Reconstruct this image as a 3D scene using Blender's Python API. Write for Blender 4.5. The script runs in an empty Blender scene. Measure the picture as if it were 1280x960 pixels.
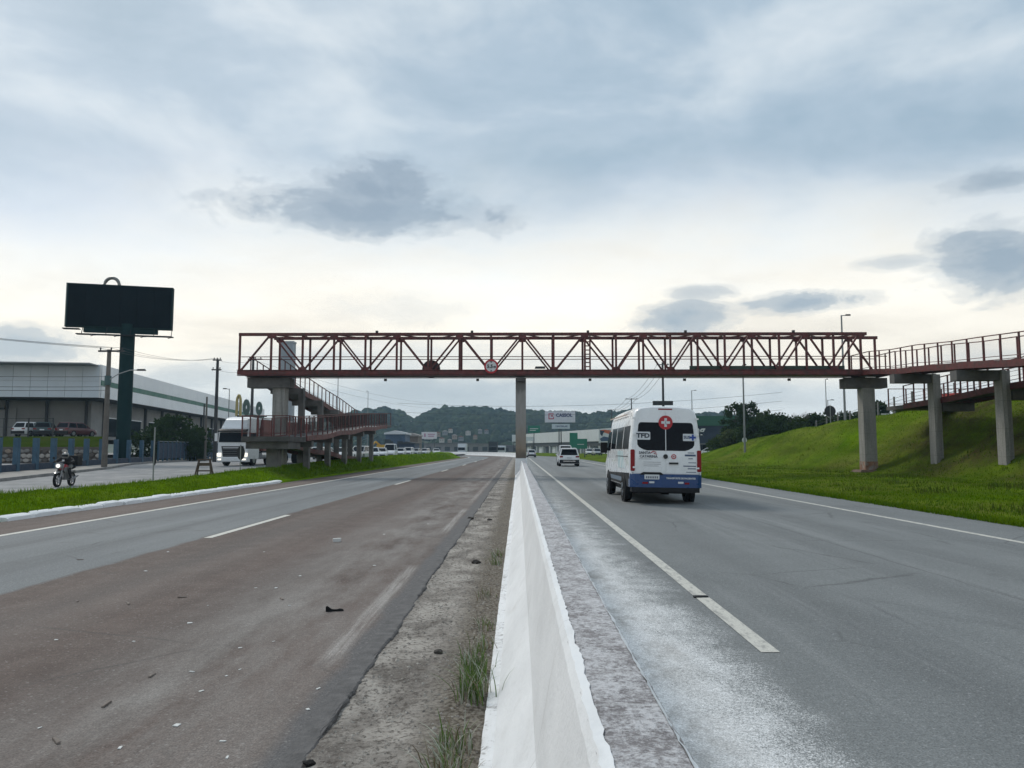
import bpy, bmesh, math, random
import numpy as np
from mathutils import Vector, Matrix, noise as mnoise
random.seed(7); np.random.seed(7)
R = math.radians
S = bpy.context.scene
COL = S.collection

# ------------------------------------------------------------------ camera
F_PX, CX, CY, CAM_H = 960.0, 640.0, 480.0, 1.5
PITCH = math.atan2(562 - 480, F_PX)
YAW = math.atan2(8, F_PX)                     # looks a touch to the left of the road axis
cam_data = bpy.data.cameras.new('camera'); cam = bpy.data.objects.new('camera', cam_data); COL.objects.link(cam)
cam_data.sensor_width = 36; cam_data.lens = 36 * F_PX / 1280; cam_data.clip_start = 0.05; cam_data.clip_end = 6000
cam.location = (0, 0, CAM_H); cam.rotation_euler = (math.pi / 2 + PITCH, 0, YAW)
S.camera = cam
CAMROT = cam.rotation_euler.to_matrix()

# ------------------------------------------------------------------ world / sky
SUN_EL, SUN_AZ = 42, -38                       # degrees; azimuth from +Y, negative = left
world = bpy.data.worlds.new('World'); S.world = world; world.use_nodes = True
wn, wl = world.node_tree.nodes, world.node_tree.links
wn.clear()
def _set(nt, sock, val):
    if isinstance(val, bpy.types.NodeSocket): nt.links.new(val, sock)
    else: sock.default_value = val
def nmath(nt, op, a, b=0.0, c=None, clamp=False):
    n = nt.nodes.new('ShaderNodeMath'); n.operation = op; n.use_clamp = clamp
    _set(nt, n.inputs[0], a); _set(nt, n.inputs[1], b)
    if c is not None: _set(nt, n.inputs[2], c)
    return n.outputs[0]
def nmix(nt, fac, a, b, blend='MIX'):
    n = nt.nodes.new('ShaderNodeMix'); n.data_type = 'RGBA'; n.blend_type = blend
    _set(nt, n.inputs[0], fac)
    for s, v in ((n.inputs[6], a), (n.inputs[7], b)):
        if not isinstance(v, bpy.types.NodeSocket) and len(v) == 3: v = (*v, 1)
        _set(nt, s, v)
    return n.outputs[2]
def nramp(nt, fac, stops, interp='LINEAR'):
    n = nt.nodes.new('ShaderNodeValToRGB'); n.color_ramp.interpolation = interp
    e = n.color_ramp.elements
    while len(e) < len(stops): e.new(0.5)
    for i, (p, c) in enumerate(stops):
        e[i].position = p
        e[i].color = (c, c, c, 1) if not hasattr(c, '__len__') else (*c[:3], 1)
    _set(nt, n.inputs[0], fac)
    return n.outputs[0]
def nnoise(nt, vec, scale, detail=4, rough=0.55, dist=0.0):
    n = nt.nodes.new('ShaderNodeTexNoise'); n.inputs['Scale'].default_value = scale
    n.inputs['Detail'].default_value = detail; n.inputs['Roughness'].default_value = rough; n.inputs['Distortion'].default_value = dist
    if vec is not None: nt.links.new(vec, n.inputs['Vector'])
    return n.outputs['Fac']
def nsep(nt, vec):
    n = nt.nodes.new('ShaderNodeSeparateXYZ'); nt.links.new(vec, n.inputs[0]); return n.outputs
def ncomb(nt, x, y, z):
    n = nt.nodes.new('ShaderNodeCombineXYZ')
    for s, v in zip(n.inputs, (x, y, z)): _set(nt, s, v)
    return n.outputs[0]
def nscale(nt, vec, sc):
    n = nt.nodes.new('ShaderNodeMapping'); n.inputs['Scale'].default_value = sc; nt.links.new(vec, n.inputs['Vector']); return n.outputs[0]

def pix_dir(px, py):
    d = CAMROT @ Vector(((px - CX) / F_PX, -(py - CY) / F_PX, -1)); return d.normalized()
def at(px, py, Y):                              # the point on the plane y = Y that this direction meets
    d = pix_dir(px, py); t = Y / d.y
    return Vector((d.x * t, Y, CAM_H + d.z * t))

def smask_w(nt, v, lo, hi): return nramp(nt, nmath(nt, 'DIVIDE', nmath(nt, 'SUBTRACT', v, lo), hi - lo), [(0, 0.0), (1, 1.0)], 'EASE')
def build_sky():
    nt = world.node_tree
    tc = nt.nodes.new('ShaderNodeTexCoord'); d = tc.outputs['Generated']
    x, y, z = nsep(nt, d)
    el = nmath(nt, 'MULTIPLY', nmath(nt, 'ARCSINE', z), 180 / math.pi)
    az = nmath(nt, 'MULTIPLY', nmath(nt, 'ARCTAN2', x, y), 180 / math.pi)
    zz = nmath(nt, 'ADD', nmath(nt, 'MAXIMUM', z, 0.0), 0.10)
    plane = ncomb(nt, nmath(nt, 'DIVIDE', x, zz), nmath(nt, 'DIVIDE', y, zz), 0.0)
    rot = nt.nodes.new('ShaderNodeMapping'); rot.inputs['Rotation'].default_value = (0, 0, R(28)); rot.inputs['Scale'].default_value = (0.75, 0.95, 1)
    nt.links.new(plane, rot.inputs['Vector']); plane = rot.outputs[0]
    n1 = nnoise(nt, plane, 0.42, 3, 0.5, 0.35)
    n2 = nnoise(nt, plane, 1.25, 6, 0.58, 0.3)
    wob = nmath(nt, 'ADD', nmath(nt, 'MULTIPLY', nmath(nt, 'SUBTRACT', n1, 0.5), 34.0), nmath(nt, 'MULTIPLY', nmath(nt, 'SUBTRACT', n2, 0.5), 16.0))
    amp = nmath(nt, 'DIVIDE', nmath(nt, 'MINIMUM', nmath(nt, 'MAXIMUM', el, 0.0), 22.0), 22.0)
    el2 = nmath(nt, 'ADD', el, nmath(nt, 'MULTIPLY', wob, amp))
    azf = nmath(nt, 'DIVIDE', az, 60.0)
    el2 = nmath(nt, 'SUBTRACT', el2, nmath(nt, 'MULTIPLY', nmath(nt, 'MULTIPLY', azf, azf), -1.5))
    fac = nmath(nt, 'DIVIDE', el2, 90.0)
    veil = nramp(nt, fac, [(0.0, (.58, .65, .70)), (0.045, (.68, .72, .73)), (0.08, (.95, .885, .765)), (0.12, (.98, .93, .82)),
                          (0.165, (.82, .83, .80)), (0.225, (.56, .62, .69)), (0.31, (.40, .48, .575)), (0.40, (.33, .42, .53)), (0.7, (.38, .46, .55)), (1.0, (.40, .47, .55))])
    # patches: thin bright streaks and a slow dark mottling
    n3 = nnoise(nt, nscale(nt, d, (3.2, 3.2, 9.0)), 1.0, 6, .58, .25)
    mott = nramp(nt, nmath(nt, 'ADD', nmath(nt, 'MULTIPLY', n2, .5), nmath(nt, 'MULTIPLY', n3, .5)), [(0.34, .82), (0.5, 1.0), (0.66, 1.14)])
    veil = nmix(nt, 1.0, veil, mott, 'MULTIPLY')
    dirm = nt.nodes.new('ShaderNodeMapping'); dirm.inputs['Rotation'].default_value = (0, R(16), 0); dirm.inputs['Scale'].default_value = (2.6, 2.6, 6.2); nt.links.new(d, dirm.inputs['Vector'])
    nb = nnoise(nt, dirm.outputs[0], 1.35, 7, .56, .25)
    upper = nramp(nt, nmath(nt, 'ADD', nmath(nt, 'MULTIPLY', nb, .75), nmath(nt, 'MULTIPLY', n1, .25)), [(.36, (.275, .385, .475)), (.47, (.375, .475, .56)), (.56, (.53, .61, .665)), (.66, (.70, .75, .775))])
    veil = nmix(nt, nmath(nt, 'MULTIPLY', smask_w(nt, nmath(nt, 'ADD', el, nmath(nt, 'MULTIPLY', nmath(nt, 'SUBTRACT', n3, .5), 14.0)), 12.0, 22.0), .85), veil, upper)
    # separate low grey clouds: angular ellipses with ragged, billowy edges
    ang = ncomb(nt, az, el, 0.0)
    r1 = nnoise(nt, nscale(nt, ang, (.16, .34, 1)), 1.0, 5, 0.62, 0.4)
    r2 = nnoise(nt, nscale(nt, ang, (.55, 1.0, 1)), 1.0, 4, 0.6, 0.2)
    rag = nmath(nt, 'ADD', nmath(nt, 'MULTIPLY', nmath(nt, 'SUBTRACT', r1, 0.5), 2.0), nmath(nt, 'MULTIPLY', nmath(nt, 'SUBTRACT', r2, 0.5), .7))
    total = None
    for (px, py, wx, wy, dens) in CLOUDS:
        dd = pix_dir(px, py); a0 = math.degrees(math.atan2(dd.x, dd.y)); e0 = math.degrees(math.asin(dd.z))
        k = 180 / math.pi / F_PX
        u = nmath(nt, 'DIVIDE', nmath(nt, 'SUBTRACT', az, a0), wx * k)
        v = nmath(nt, 'DIVIDE', nmath(nt, 'SUBTRACT', el, e0), wy * k)
        q = nmath(nt, 'ADD', nmath(nt, 'MULTIPLY', u, u), nmath(nt, 'MULTIPLY', v, v))
        q = nmath(nt, 'ADD', nmath(nt, 'POWER', q, 0.5), rag)
        m = nmath(nt, 'MULTIPLY', nramp(nt, nmath(nt, 'MULTIPLY', q, 0.5), [(0.08, 1.0), (0.32, 0.80), (0.48, 0.32), (0.64, 0.0)], 'EASE'), dens)
        total = m if total is None else nmath(nt, 'MAXIMUM', total, m)
    # the same kind of cloud elsewhere round the horizon, by chance
    g = nnoise(nt, nscale(nt, ang, (.045, .16, 1)), 1.0, 5, 0.6, 0.3)
    away = nmath(nt, 'GREATER_THAN', nmath(nt, 'ABSOLUTE', az), 40.0)
    g = nmath(nt, 'MULTIPLY', nramp(nt, g, [(0.58, 0.0), (0.70, 0.7)]), away)
    total = nmath(nt, 'MAXIMUM', total, g)
    dark = nmix(nt, nmath(nt, 'DIVIDE', el, 20.0, clamp=True), (.36, .445, .515), (.215, .285, .36))
    colr = nmix(nt, total, veil, dark)
    sky = nt.nodes.new('ShaderNodeTexSky'); sky.sky_type = 'NISHITA'; sky.sun_disc = False
    sky.sun_elevation = R(SUN_EL); sky.sun_rotation = R(SUN_AZ); sky.air_density = 1.0; sky.dust_density = 2.0
    tenx = nmix(nt, 1.0, colr, (8.6, 8.6, 8.6), 'MULTIPLY')
    mix = nmix(nt, 0.92, sky.outputs[0], tenx)
    bg = nt.nodes.new('ShaderNodeBackground'); bg.inputs['Strength'].default_value = 0.12
    out = nt.nodes.new('ShaderNodeOutputWorld')
    nt.links.new(mix, bg.inputs['Color']); nt.links.new(bg.outputs[0], out.inputs['Surface'])
CLOUDS = [(450, 260, 150, 32, .95), (466, 238, 80, 34, .95), (1240, 326, 66, 38, .95), (1010, 378, 62, 13, .9), (1120, 328, 50, 9, .5), (842, 402, 62, 24, .9), (872, 366, 40, 9, .6),
          (1245, 228, 64, 13, .7), (25, 436, 62, 24, .85), (500, 388, 90, 20, .22), (550, 500, 220, 30, .55), (240, 470, 60, 16, .4), (760, 490, 200, 24, .45)]
build_sky()

sun_d = bpy.data.lights.new('sun', 'SUN'); sun = bpy.data.objects.new('sun', sun_d); COL.objects.link(sun)
sun_d.energy = 1.5; sun_d.angle = R(14); sun_d.color = (1.0, .95, .87)
_sd = Vector((math.sin(R(SUN_AZ)) * math.cos(R(SUN_EL)), math.cos(R(SUN_AZ)) * math.cos(R(SUN_EL)), math.sin(R(SUN_EL))))
sun.rotation_euler = (-_sd).to_track_quat('-Z', 'Y').to_euler(); sun.location = _sd * 100

S.view_settings.view_transform = 'Standard'; S.view_settings.look = 'None'; S.view_settings.exposure = 0.22; S.view_settings.gamma = 1
S.view_settings.use_curve_mapping = False
S.render.engine = 'CYCLES'
S.cycles.max_bounces = 6; S.cycles.diffuse_bounces = 3; S.cycles.glossy_bounces = 3; S.cycles.transparent_max_bounces = 8
S.cycles.volume_bounces = 0; S.cycles.use_denoising = True

# ------------------------------------------------------------------ materials
MATS = {}
def mat(name, color, rough=0.7, metal=0.0, var=0.0, vscale=3.0, bump=0.0, bscale=30.0, color2=None, c2scale=1.0, c2lo=.45, c2hi=.65, spec=0.5, coat=0.0, emit=None, local=False):
    if name in MATS: return MATS[name]
    m = bpy.data.materials.new(name); m.use_nodes = True; nt = m.node_tree; b = nt.nodes['Principled BSDF']
    b.inputs['Roughness'].default_value = rough; b.inputs['Metallic'].default_value = metal
    b.inputs['Specular IOR Level'].default_value = spec; b.inputs['Coat Weight'].default_value = coat
    if local: vec = nt.nodes.new('ShaderNodeTexCoord').outputs['Object']
    else: vec = nt.nodes.new('ShaderNodeNewGeometry').outputs['Position']
    col = nt.nodes.new('ShaderNodeRGB').outputs[0]; col.default_value = (*color, 1)
    if color2 is not None:
        f = nramp(nt, nnoise(nt, vec, c2scale, 5, .6), [(c2lo, 0.0), (c2hi, 1.0)])
        col = nmix(nt, f, col, color2)
    if var > 0:
        v = nramp(nt, nnoise(nt, vec, vscale, 5, .6), [(0.25, 1 - var), (0.75, 1 + var)])
        col = nmix(nt, 1.0, col, v, 'MULTIPLY')
        rr = nramp(nt, nnoise(nt, vec, vscale * 1.7, 3), [(0.3, max(0, rough - .12)), (0.7, min(1, rough + .12))])
        nt.links.new(rr, b.inputs['Roughness'])
    nt.links.new(col, b.inputs['Base Color'])
    if bump > 0:
        bp = nt.nodes.new('ShaderNodeBump'); bp.inputs['Strength'].default_value = bump; bp.inputs['Distance'].default_value = 0.02
        nt.links.new(nnoise(nt, vec, bscale, 4, .6), bp.inputs['Height']); nt.links.new(bp.outputs[0], b.inputs['Normal'])
    if emit:
        b.inputs['Emission Color'].default_value = (*emit[0], 1); b.inputs['Emission Strength'].default_value = emit[1]
    MATS[name] = m
    return m

# ------------------------------------------------------------------ mesh helpers
class MB:
    def __init__(s): s.v = []; s.f = []; s.uv = None
    def add(s, vs, fs):
        o = len(s.v); s.v.extend([tuple(p) for p in vs]); s.f.extend([tuple(i + o for i in f) for f in fs]); return s
    def box(s, c, d, rz=0.0, top=1.0):
        hx, hy, hz = d[0] / 2, d[1] / 2, d[2] / 2; ca, sa = math.cos(rz), math.sin(rz); vs = []
        for z, k in ((-hz, 1.0), (hz, top)):
            for (a, b) in ((-hx, -hy), (hx, -hy), (hx, hy), (-hx, hy)):
                a *= k; b *= k
                vs.append((c[0] + a * ca - b * sa, c[1] + a * sa + b * ca, c[2] + z))
        return s.add(vs, [(3, 2, 1, 0), (4, 5, 6, 7), (0, 1, 5, 4), (1, 2, 6, 5), (2, 3, 7, 6), (3, 0, 4, 7)])
    def bar(s, p0, p1, w, h, up=(0, 0, 1)):
        p0, p1 = Vector(p0), Vector(p1); d = (p1 - p0).normalized(); u = Vector(up)
        if abs(d.dot(u)) > .99: u = Vector((0, 1, 0))
        a = d.cross(u).normalized(); b = a.cross(d).normalized(); vs = []
        for p in (p0, p1):
            for (i, j) in ((-1, -1), (1, -1), (1, 1), (-1, 1)): vs.append(p + a * i * w / 2 + b * j * h / 2)
        return s.add(vs, [(3, 2, 1, 0), (4, 5, 6, 7), (0, 1, 5, 4), (1, 2, 6, 5), (2, 3, 7, 6), (3, 0, 4, 7)])
    def tube(s, pts, r, n=8, cap=True):
        pts = [Vector(p) for p in pts]; rs = r if hasattr(r, '__len__') else [r] * len(pts); rings = []
        for i, p in enumerate(pts):
            d = (pts[min(i + 1, len(pts) - 1)] - pts[max(i - 1, 0)]).normalized()
            u = Vector((0, 0, 1)) if abs(d.z) < .95 else Vector((0, 1, 0))
            a = d.cross(u).normalized(); b = a.cross(d)
            rings.append([p + (a * math.cos(t) + b * math.sin(t)) * rs[i] for t in [2 * math.pi * k / n for k in range(n)]])
        return s.loft(rings, cap)
    def loft(s, rings, cap=True):
        n = len(rings[0]); vs = [p for r in rings for p in r]; fs = []
        for i in range(len(rings) - 1):
            for k in range(n):
                a, b = i * n + k, i * n + (k + 1) % n
                fs.append((a, b, b + n, a + n))
        if cap: fs.append(tuple(range(n - 1, -1, -1))); fs.append(tuple(range((len(rings) - 1) * n, len(rings) * n)))
        return s.add(vs, fs)
    def prism(s, poly, lo, hi, plane='xz'):
        def P(a, b, c): return {'xz': (a, c, b), 'xy': (a, b, c), 'yz': (c, a, b)}[plane]
        n = len(poly); vs = [P(a, b, lo) for a, b in poly] + [P(a, b, hi) for a, b in poly]
        fs = [tuple(range(n)), tuple(range(2 * n - 1, n - 1, -1))] + [(i, i + n, (i + 1) % n + n, (i + 1) % n) for i in range(n)]
        return s.add(vs, fs)
    def disc(s, c, r, axis='y', th=.02, n=24):
        c = Vector(c); d = {'x': Vector((1, 0, 0)), 'y': Vector((0, 1, 0)), 'z': Vector((0, 0, 1))}[axis]
        return s.tube([c - d * th / 2, c + d * th / 2], r, n)
    def ring(s, c, r0, r1, axis='y', th=.02, n=28):
        c = Vector(c); vs = []; fs = []
        for k in range(n):
            t = 2 * math.pi * k / n
            for (rr, o) in ((r0, -th / 2), (r1, -th / 2), (r1, th / 2), (r0, th / 2)):
                a, b = rr * math.cos(t), rr * math.sin(t)
                vs.append(c + (Vector((a, o, b)) if axis == 'y' else Vector((o, a, b)) if axis == 'x' else Vector((a, b, o))))
        for k in range(n):
            i, j = k * 4, ((k + 1) % n) * 4
            for e in range(4): fs.append((i + e, i + (e + 1) % 4, j + (e + 1) % 4, j + e))
        return s.add(vs, fs)
    def build(s, name, m, parent=None, smooth=False, loc=(0, 0, 0), rot=(0, 0, 0), fix=True):
        me = bpy.data.meshes.new(name); me.from_pydata([tuple(p) for p in s.v], [], s.f)
        if fix:
            bm = bmesh.new(); bm.from_mesh(me); bmesh.ops.recalc_face_normals(bm, faces=bm.faces); bm.to_mesh(me); bm.free()
        if smooth: smooth_mesh(me, smooth)
        return link(name, me, m, parent, loc, rot)
def smooth_mesh(me, ang=40):
    me.polygons.foreach_set('use_smooth', [True] * len(me.polygons))
    if ang is not True and hasattr(me, 'set_sharp_from_angle'): me.set_sharp_from_angle(angle=R(ang))
def link(name, me, m=None, parent=None, loc=(0, 0, 0), rot=(0, 0, 0), scale=None):
    o = bpy.data.objects.new(name, me); COL.objects.link(o); o.location = loc; o.rotation_euler = rot
    if scale: o.scale = scale
    if m is not None and not me.materials: me.materials.append(m)
    if parent is not None: o.parent = parent
    return o
def tag(o, label=None, cat=None, group=None, kind=None):
    if label: o['label'] = label
    if cat: o['category'] = cat
    if group: o['group'] = group
    if kind: o['kind'] = kind
    return o
def thing(name, label, cat, loc=(0, 0, 0), rz=0.0, group=None, rx=0.0, ry=0.0):
    o = bpy.data.objects.new(name, None); COL.objects.link(o); o.location = loc; o.rotation_euler = (rx, ry, rz); o.empty_display_size = .2
    return tag(o, label, cat, group)
def copy_tree(o, parent=None):
    c = o.copy(); COL.objects.link(c)
    if parent is not None: c.parent = parent
    for ch in list(o.children): copy_tree(ch, c)
    return c
def text(body, size, m, parent, loc, rot=(R(90), 0, 0), ext=.003, name='lettering', align='CENTER', bold=0.0, sx=1.0, shear=0.0):
    cu = bpy.data.curves.new(name, 'FONT'); cu.body = body; cu.size = size; cu.extrude = ext; cu.align_x = align; cu.align_y = 'CENTER'; cu.offset = bold; cu.shear = shear
    cu.resolution_u = 3
    tmp = bpy.data.objects.new(name, cu); COL.objects.link(tmp)
    me = bpy.data.meshes.new_from_object(tmp.evaluated_get(bpy.context.evaluated_depsgraph_get()))
    bpy.data.objects.remove(tmp); me.materials.clear()
    return link(name, me, m, parent, loc, rot, (sx, 1, 1))
def nz(x, y, z=0.0, s=1.0): return mnoise.noise(Vector((x * s, y * s, z * s)))
def lerp(tab, x):
    if x <= tab[0][0]: return tab[0][1]
    for (a, u), (b, v) in zip(tab, tab[1:]):
        if x <= b: return u + (v - u) * (x - a) / (b - a)
    return tab[-1][1]
def sstep(t): t = max(0, min(1, t)); return t * t * (3 - 2 * t)
# ------------------------------------------------------------------ the road axis: straight, then a long left-hand bend
S0, RAD = 135.0, 200.0
def path(s, off):
    if s <= S0: return off, s
    a = (s - S0) / RAD
    return -RAD + (RAD + off) * math.cos(a), S0 + (RAD + off) * math.sin(a)
def srange(lo, hi, near=1.0):
    out = [lo]
    while out[-1] < hi: out.append(min(hi, out[-1] + max(near, abs(out[-1]) * .03)))
    return out
def ribbon(name, offs, ss, zf, m, parent=None):
    nx = len(offs); me = bpy.data.meshes.new(name); vs = []; uvs = []
    for s in ss:
        for o in offs:
            x, y = path(s, o); vs.append((x, y, zf(o, s))); uvs.append((o, s))
    fs = [(j * nx + i, j * nx + i + 1, (j + 1) * nx + i + 1, (j + 1) * nx + i) for j in range(len(ss) - 1) for i in range(nx - 1)]
    me.from_pydata(vs, [], fs); ul = me.uv_layers.new(name='road')
    idx = np.zeros(len(me.loops), dtype=np.int32); me.loops.foreach_get('vertex_index', idx)
    ul.data.foreach_set('uv', np.array(uvs, dtype=np.float32)[idx].ravel())
    me.polygons.foreach_set('use_smooth', [True] * len(me.polygons))
    return link(name, me, m, parent)
def uvnodes(nt):
    u = nt.nodes.new('ShaderNodeUVMap'); u.uv_map = 'road'; return nsep(nt, u.outputs[0]), u.outputs[0]
def smask(nt, v, lo, hi): return nramp(nt, nmath(nt, 'DIVIDE', nmath(nt, 'SUBTRACT', v, lo), hi - lo), [(0, 0.0), (1, 1.0)])
def band(nt, v, a, b, soft): return nmath(nt, 'MULTIPLY', smask(nt, v, a - soft, a + soft), nmath(nt, 'SUBTRACT', 1.0, smask(nt, v, b - soft, b + soft)))

def asphalt_left():
    m = bpy.data.materials.new('worn_asphalt_left'); m.use_nodes = True; nt = m.node_tree; b = nt.nodes['Principled BSDF']
    (u, v, _), uv = uvnodes(nt)
    pos = nt.nodes.new('ShaderNodeNewGeometry').outputs['Position']
    edge = nmath(nt, 'ADD', u, nmath(nt, 'MULTIPLY', nmath(nt, 'SUBTRACT', nnoise(nt, pos, 1.3, 5), .5), .22))
    patch = nnoise(nt, nscale(nt, uv, (.9, .12, 1)), 1.0, 5, .6)
    patch2 = nnoise(nt, pos, 2.6, 6, .65)
    fine = nnoise(nt, pos, 85, 3, .7)
    grey = nmix(nt, nramp(nt, patch, [(.3, 0.0), (.7, 1.0)]), (.132, .141, .146), (.186, .196, .200))
    brown = nmix(nt, nramp(nt, patch, [(.3, 0.0), (.7, 1.0)]), (.062, .041, .034), (.112, .080, .067))
    brown = nmix(nt, nramp(nt, patch2, [(.42, 0.0), (.75, .5)]), brown, (.155, .122, .106))
    c = nmix(nt, band(nt, edge, -9.15, -5.38, .05), brown, grey)
    stain = nnoise(nt, nscale(nt, uv, (1.5, .045, 1)), 1.0, 6, .6, .3)
    c = nmix(nt, 1.0, c, nramp(nt, stain, [(.3, .74), (.5, 1.0), (.7, 1.22)]), 'MULTIPLY')
    spot = nramp(nt, nnoise(nt, pos, .9, 7, .7, .5), [(.60, 0.0), (.70, .45)])
    c = nmix(nt, spot, c, (.055, .048, .045))
    tyre = nmath(nt, 'ADD', band(nt, u, -8.35, -7.75, .22), nmath(nt, 'ADD', band(nt, u, -6.6, -6.0, .22), nmath(nt, 'MULTIPLY', nmath(nt, 'ADD', band(nt, u, -4.6, -4.0, .25), band(nt, u, -3.0, -2.4, .25)), .0)))
    pol = nmath(nt, 'ADD', band(nt, u, -4.7, -3.9, .3), band(nt, u, -3.0, -2.3, .3))
    c = nmix(nt, nmath(nt, 'MULTIPLY', pol, .22), c, (.175, .162, .152))
    c = nmix(nt, nmath(nt, 'MULTIPLY', tyre, .18), c, (.10, .10, .105))
    # pale grit swept to the lane's inner side, and the dark resurfaced lip
    dust = nmath(nt, 'MULTIPLY', band(nt, edge, -2.7, -1.28, .55), nramp(nt, nnoise(nt, nscale(nt, uv, (1.4, .35, 1)), 1.3, 6, .65), [(.36, 0.0), (.64, .9)]))
    c = nmix(nt, dust, c, (.245, .225, .207))
    c = nmix(nt, band(nt, edge, -1.26, -.9, .05), c, (.105, .100, .100))
    # what is left of the old inner line
    wear = nramp(nt, nnoise(nt, nscale(nt, uv, (22, .8, 1)), 1.0, 5, .7), [(.36, .12), (.56, .85)])
    keep = nmath(nt, 'ADD', nmath(nt, 'ADD', band(nt, v, 5.6, 10.0, .25), band(nt, v, 14.2, 19.5, .4)), nmath(nt, 'MULTIPLY', band(nt, v, 22.0, 60.0, 1.5), .7))
    c = nmix(nt, nmath(nt, 'MULTIPLY', nmath(nt, 'MULTIPLY', band(nt, u, -1.43, -1.29, .03), wear), nmath(nt, 'MULTIPLY', keep, .62)), c, (.44, .42, .395))
    # tar-sealed cracks
    vo = nt.nodes.new('ShaderNodeTexVoronoi'); vo.feature = 'DISTANCE_TO_EDGE'; vo.inputs['Scale'].default_value = .28
    wv = nt.nodes.new('ShaderNodeMix'); wv.data_type = 'VECTOR'; wv.inputs[0].default_value = .12
    nn = nt.nodes.new('ShaderNodeTexNoise'); nn.inputs['Scale'].default_value = 1.2; nt.links.new(pos, nn.inputs['Vector'])
    nt.links.new(pos, wv.inputs[4]); nt.links.new(nn.outputs['Color'], wv.inputs[5]); nt.links.new(wv.outputs[1], vo.inputs['Vector'])
    crack = nmath(nt, 'MULTIPLY', nramp(nt, vo.outputs['Distance'], [(0.0, 1.0), (.006, 0.0)]), nramp(nt, nnoise(nt, pos, .5, 2), [(.52, 0.0), (.6, .55)]))
    c = nmix(nt, crack, c, (.05, .047, .045))
    c = nmix(nt, 1.0, c, nramp(nt, fine, [(.28, .52), (.72, 1.48)]), 'MULTIPLY')
    vor = nt.nodes.new('ShaderNodeTexVoronoi'); vor.inputs['Scale'].default_value = 70; nt.links.new(pos, vor.inputs['Vector'])
    grit = nramp(nt, nsep(nt, vor.outputs['Color'])[0], [(.94, 0.0), (.99, .4)])
    c = nmix(nt, grit, c, (.32, .30, .28))
    c = nmix(nt, 1.0, c, nramp(nt, nnoise(nt, pos, 26, 5, .75), [(.32, .76), (.68, 1.24)]), 'MULTIPLY')
    nt.links.new(c, b.inputs['Base Color']); b.inputs['Roughness'].default_value = .82; b.inputs['Specular IOR Level'].default_value = .35
    bp = nt.nodes.new('ShaderNodeBump'); bp.inputs['Strength'].default_value = .55; bp.inputs['Distance'].default_value = .008
    nt.links.new(nmath(nt, 'ADD', fine, nmath(nt, 'MULTIPLY', vor.outputs['Distance'], .8)), bp.inputs['Height']); nt.links.new(bp.outputs[0], b.inputs['Normal'])
    return m
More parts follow.
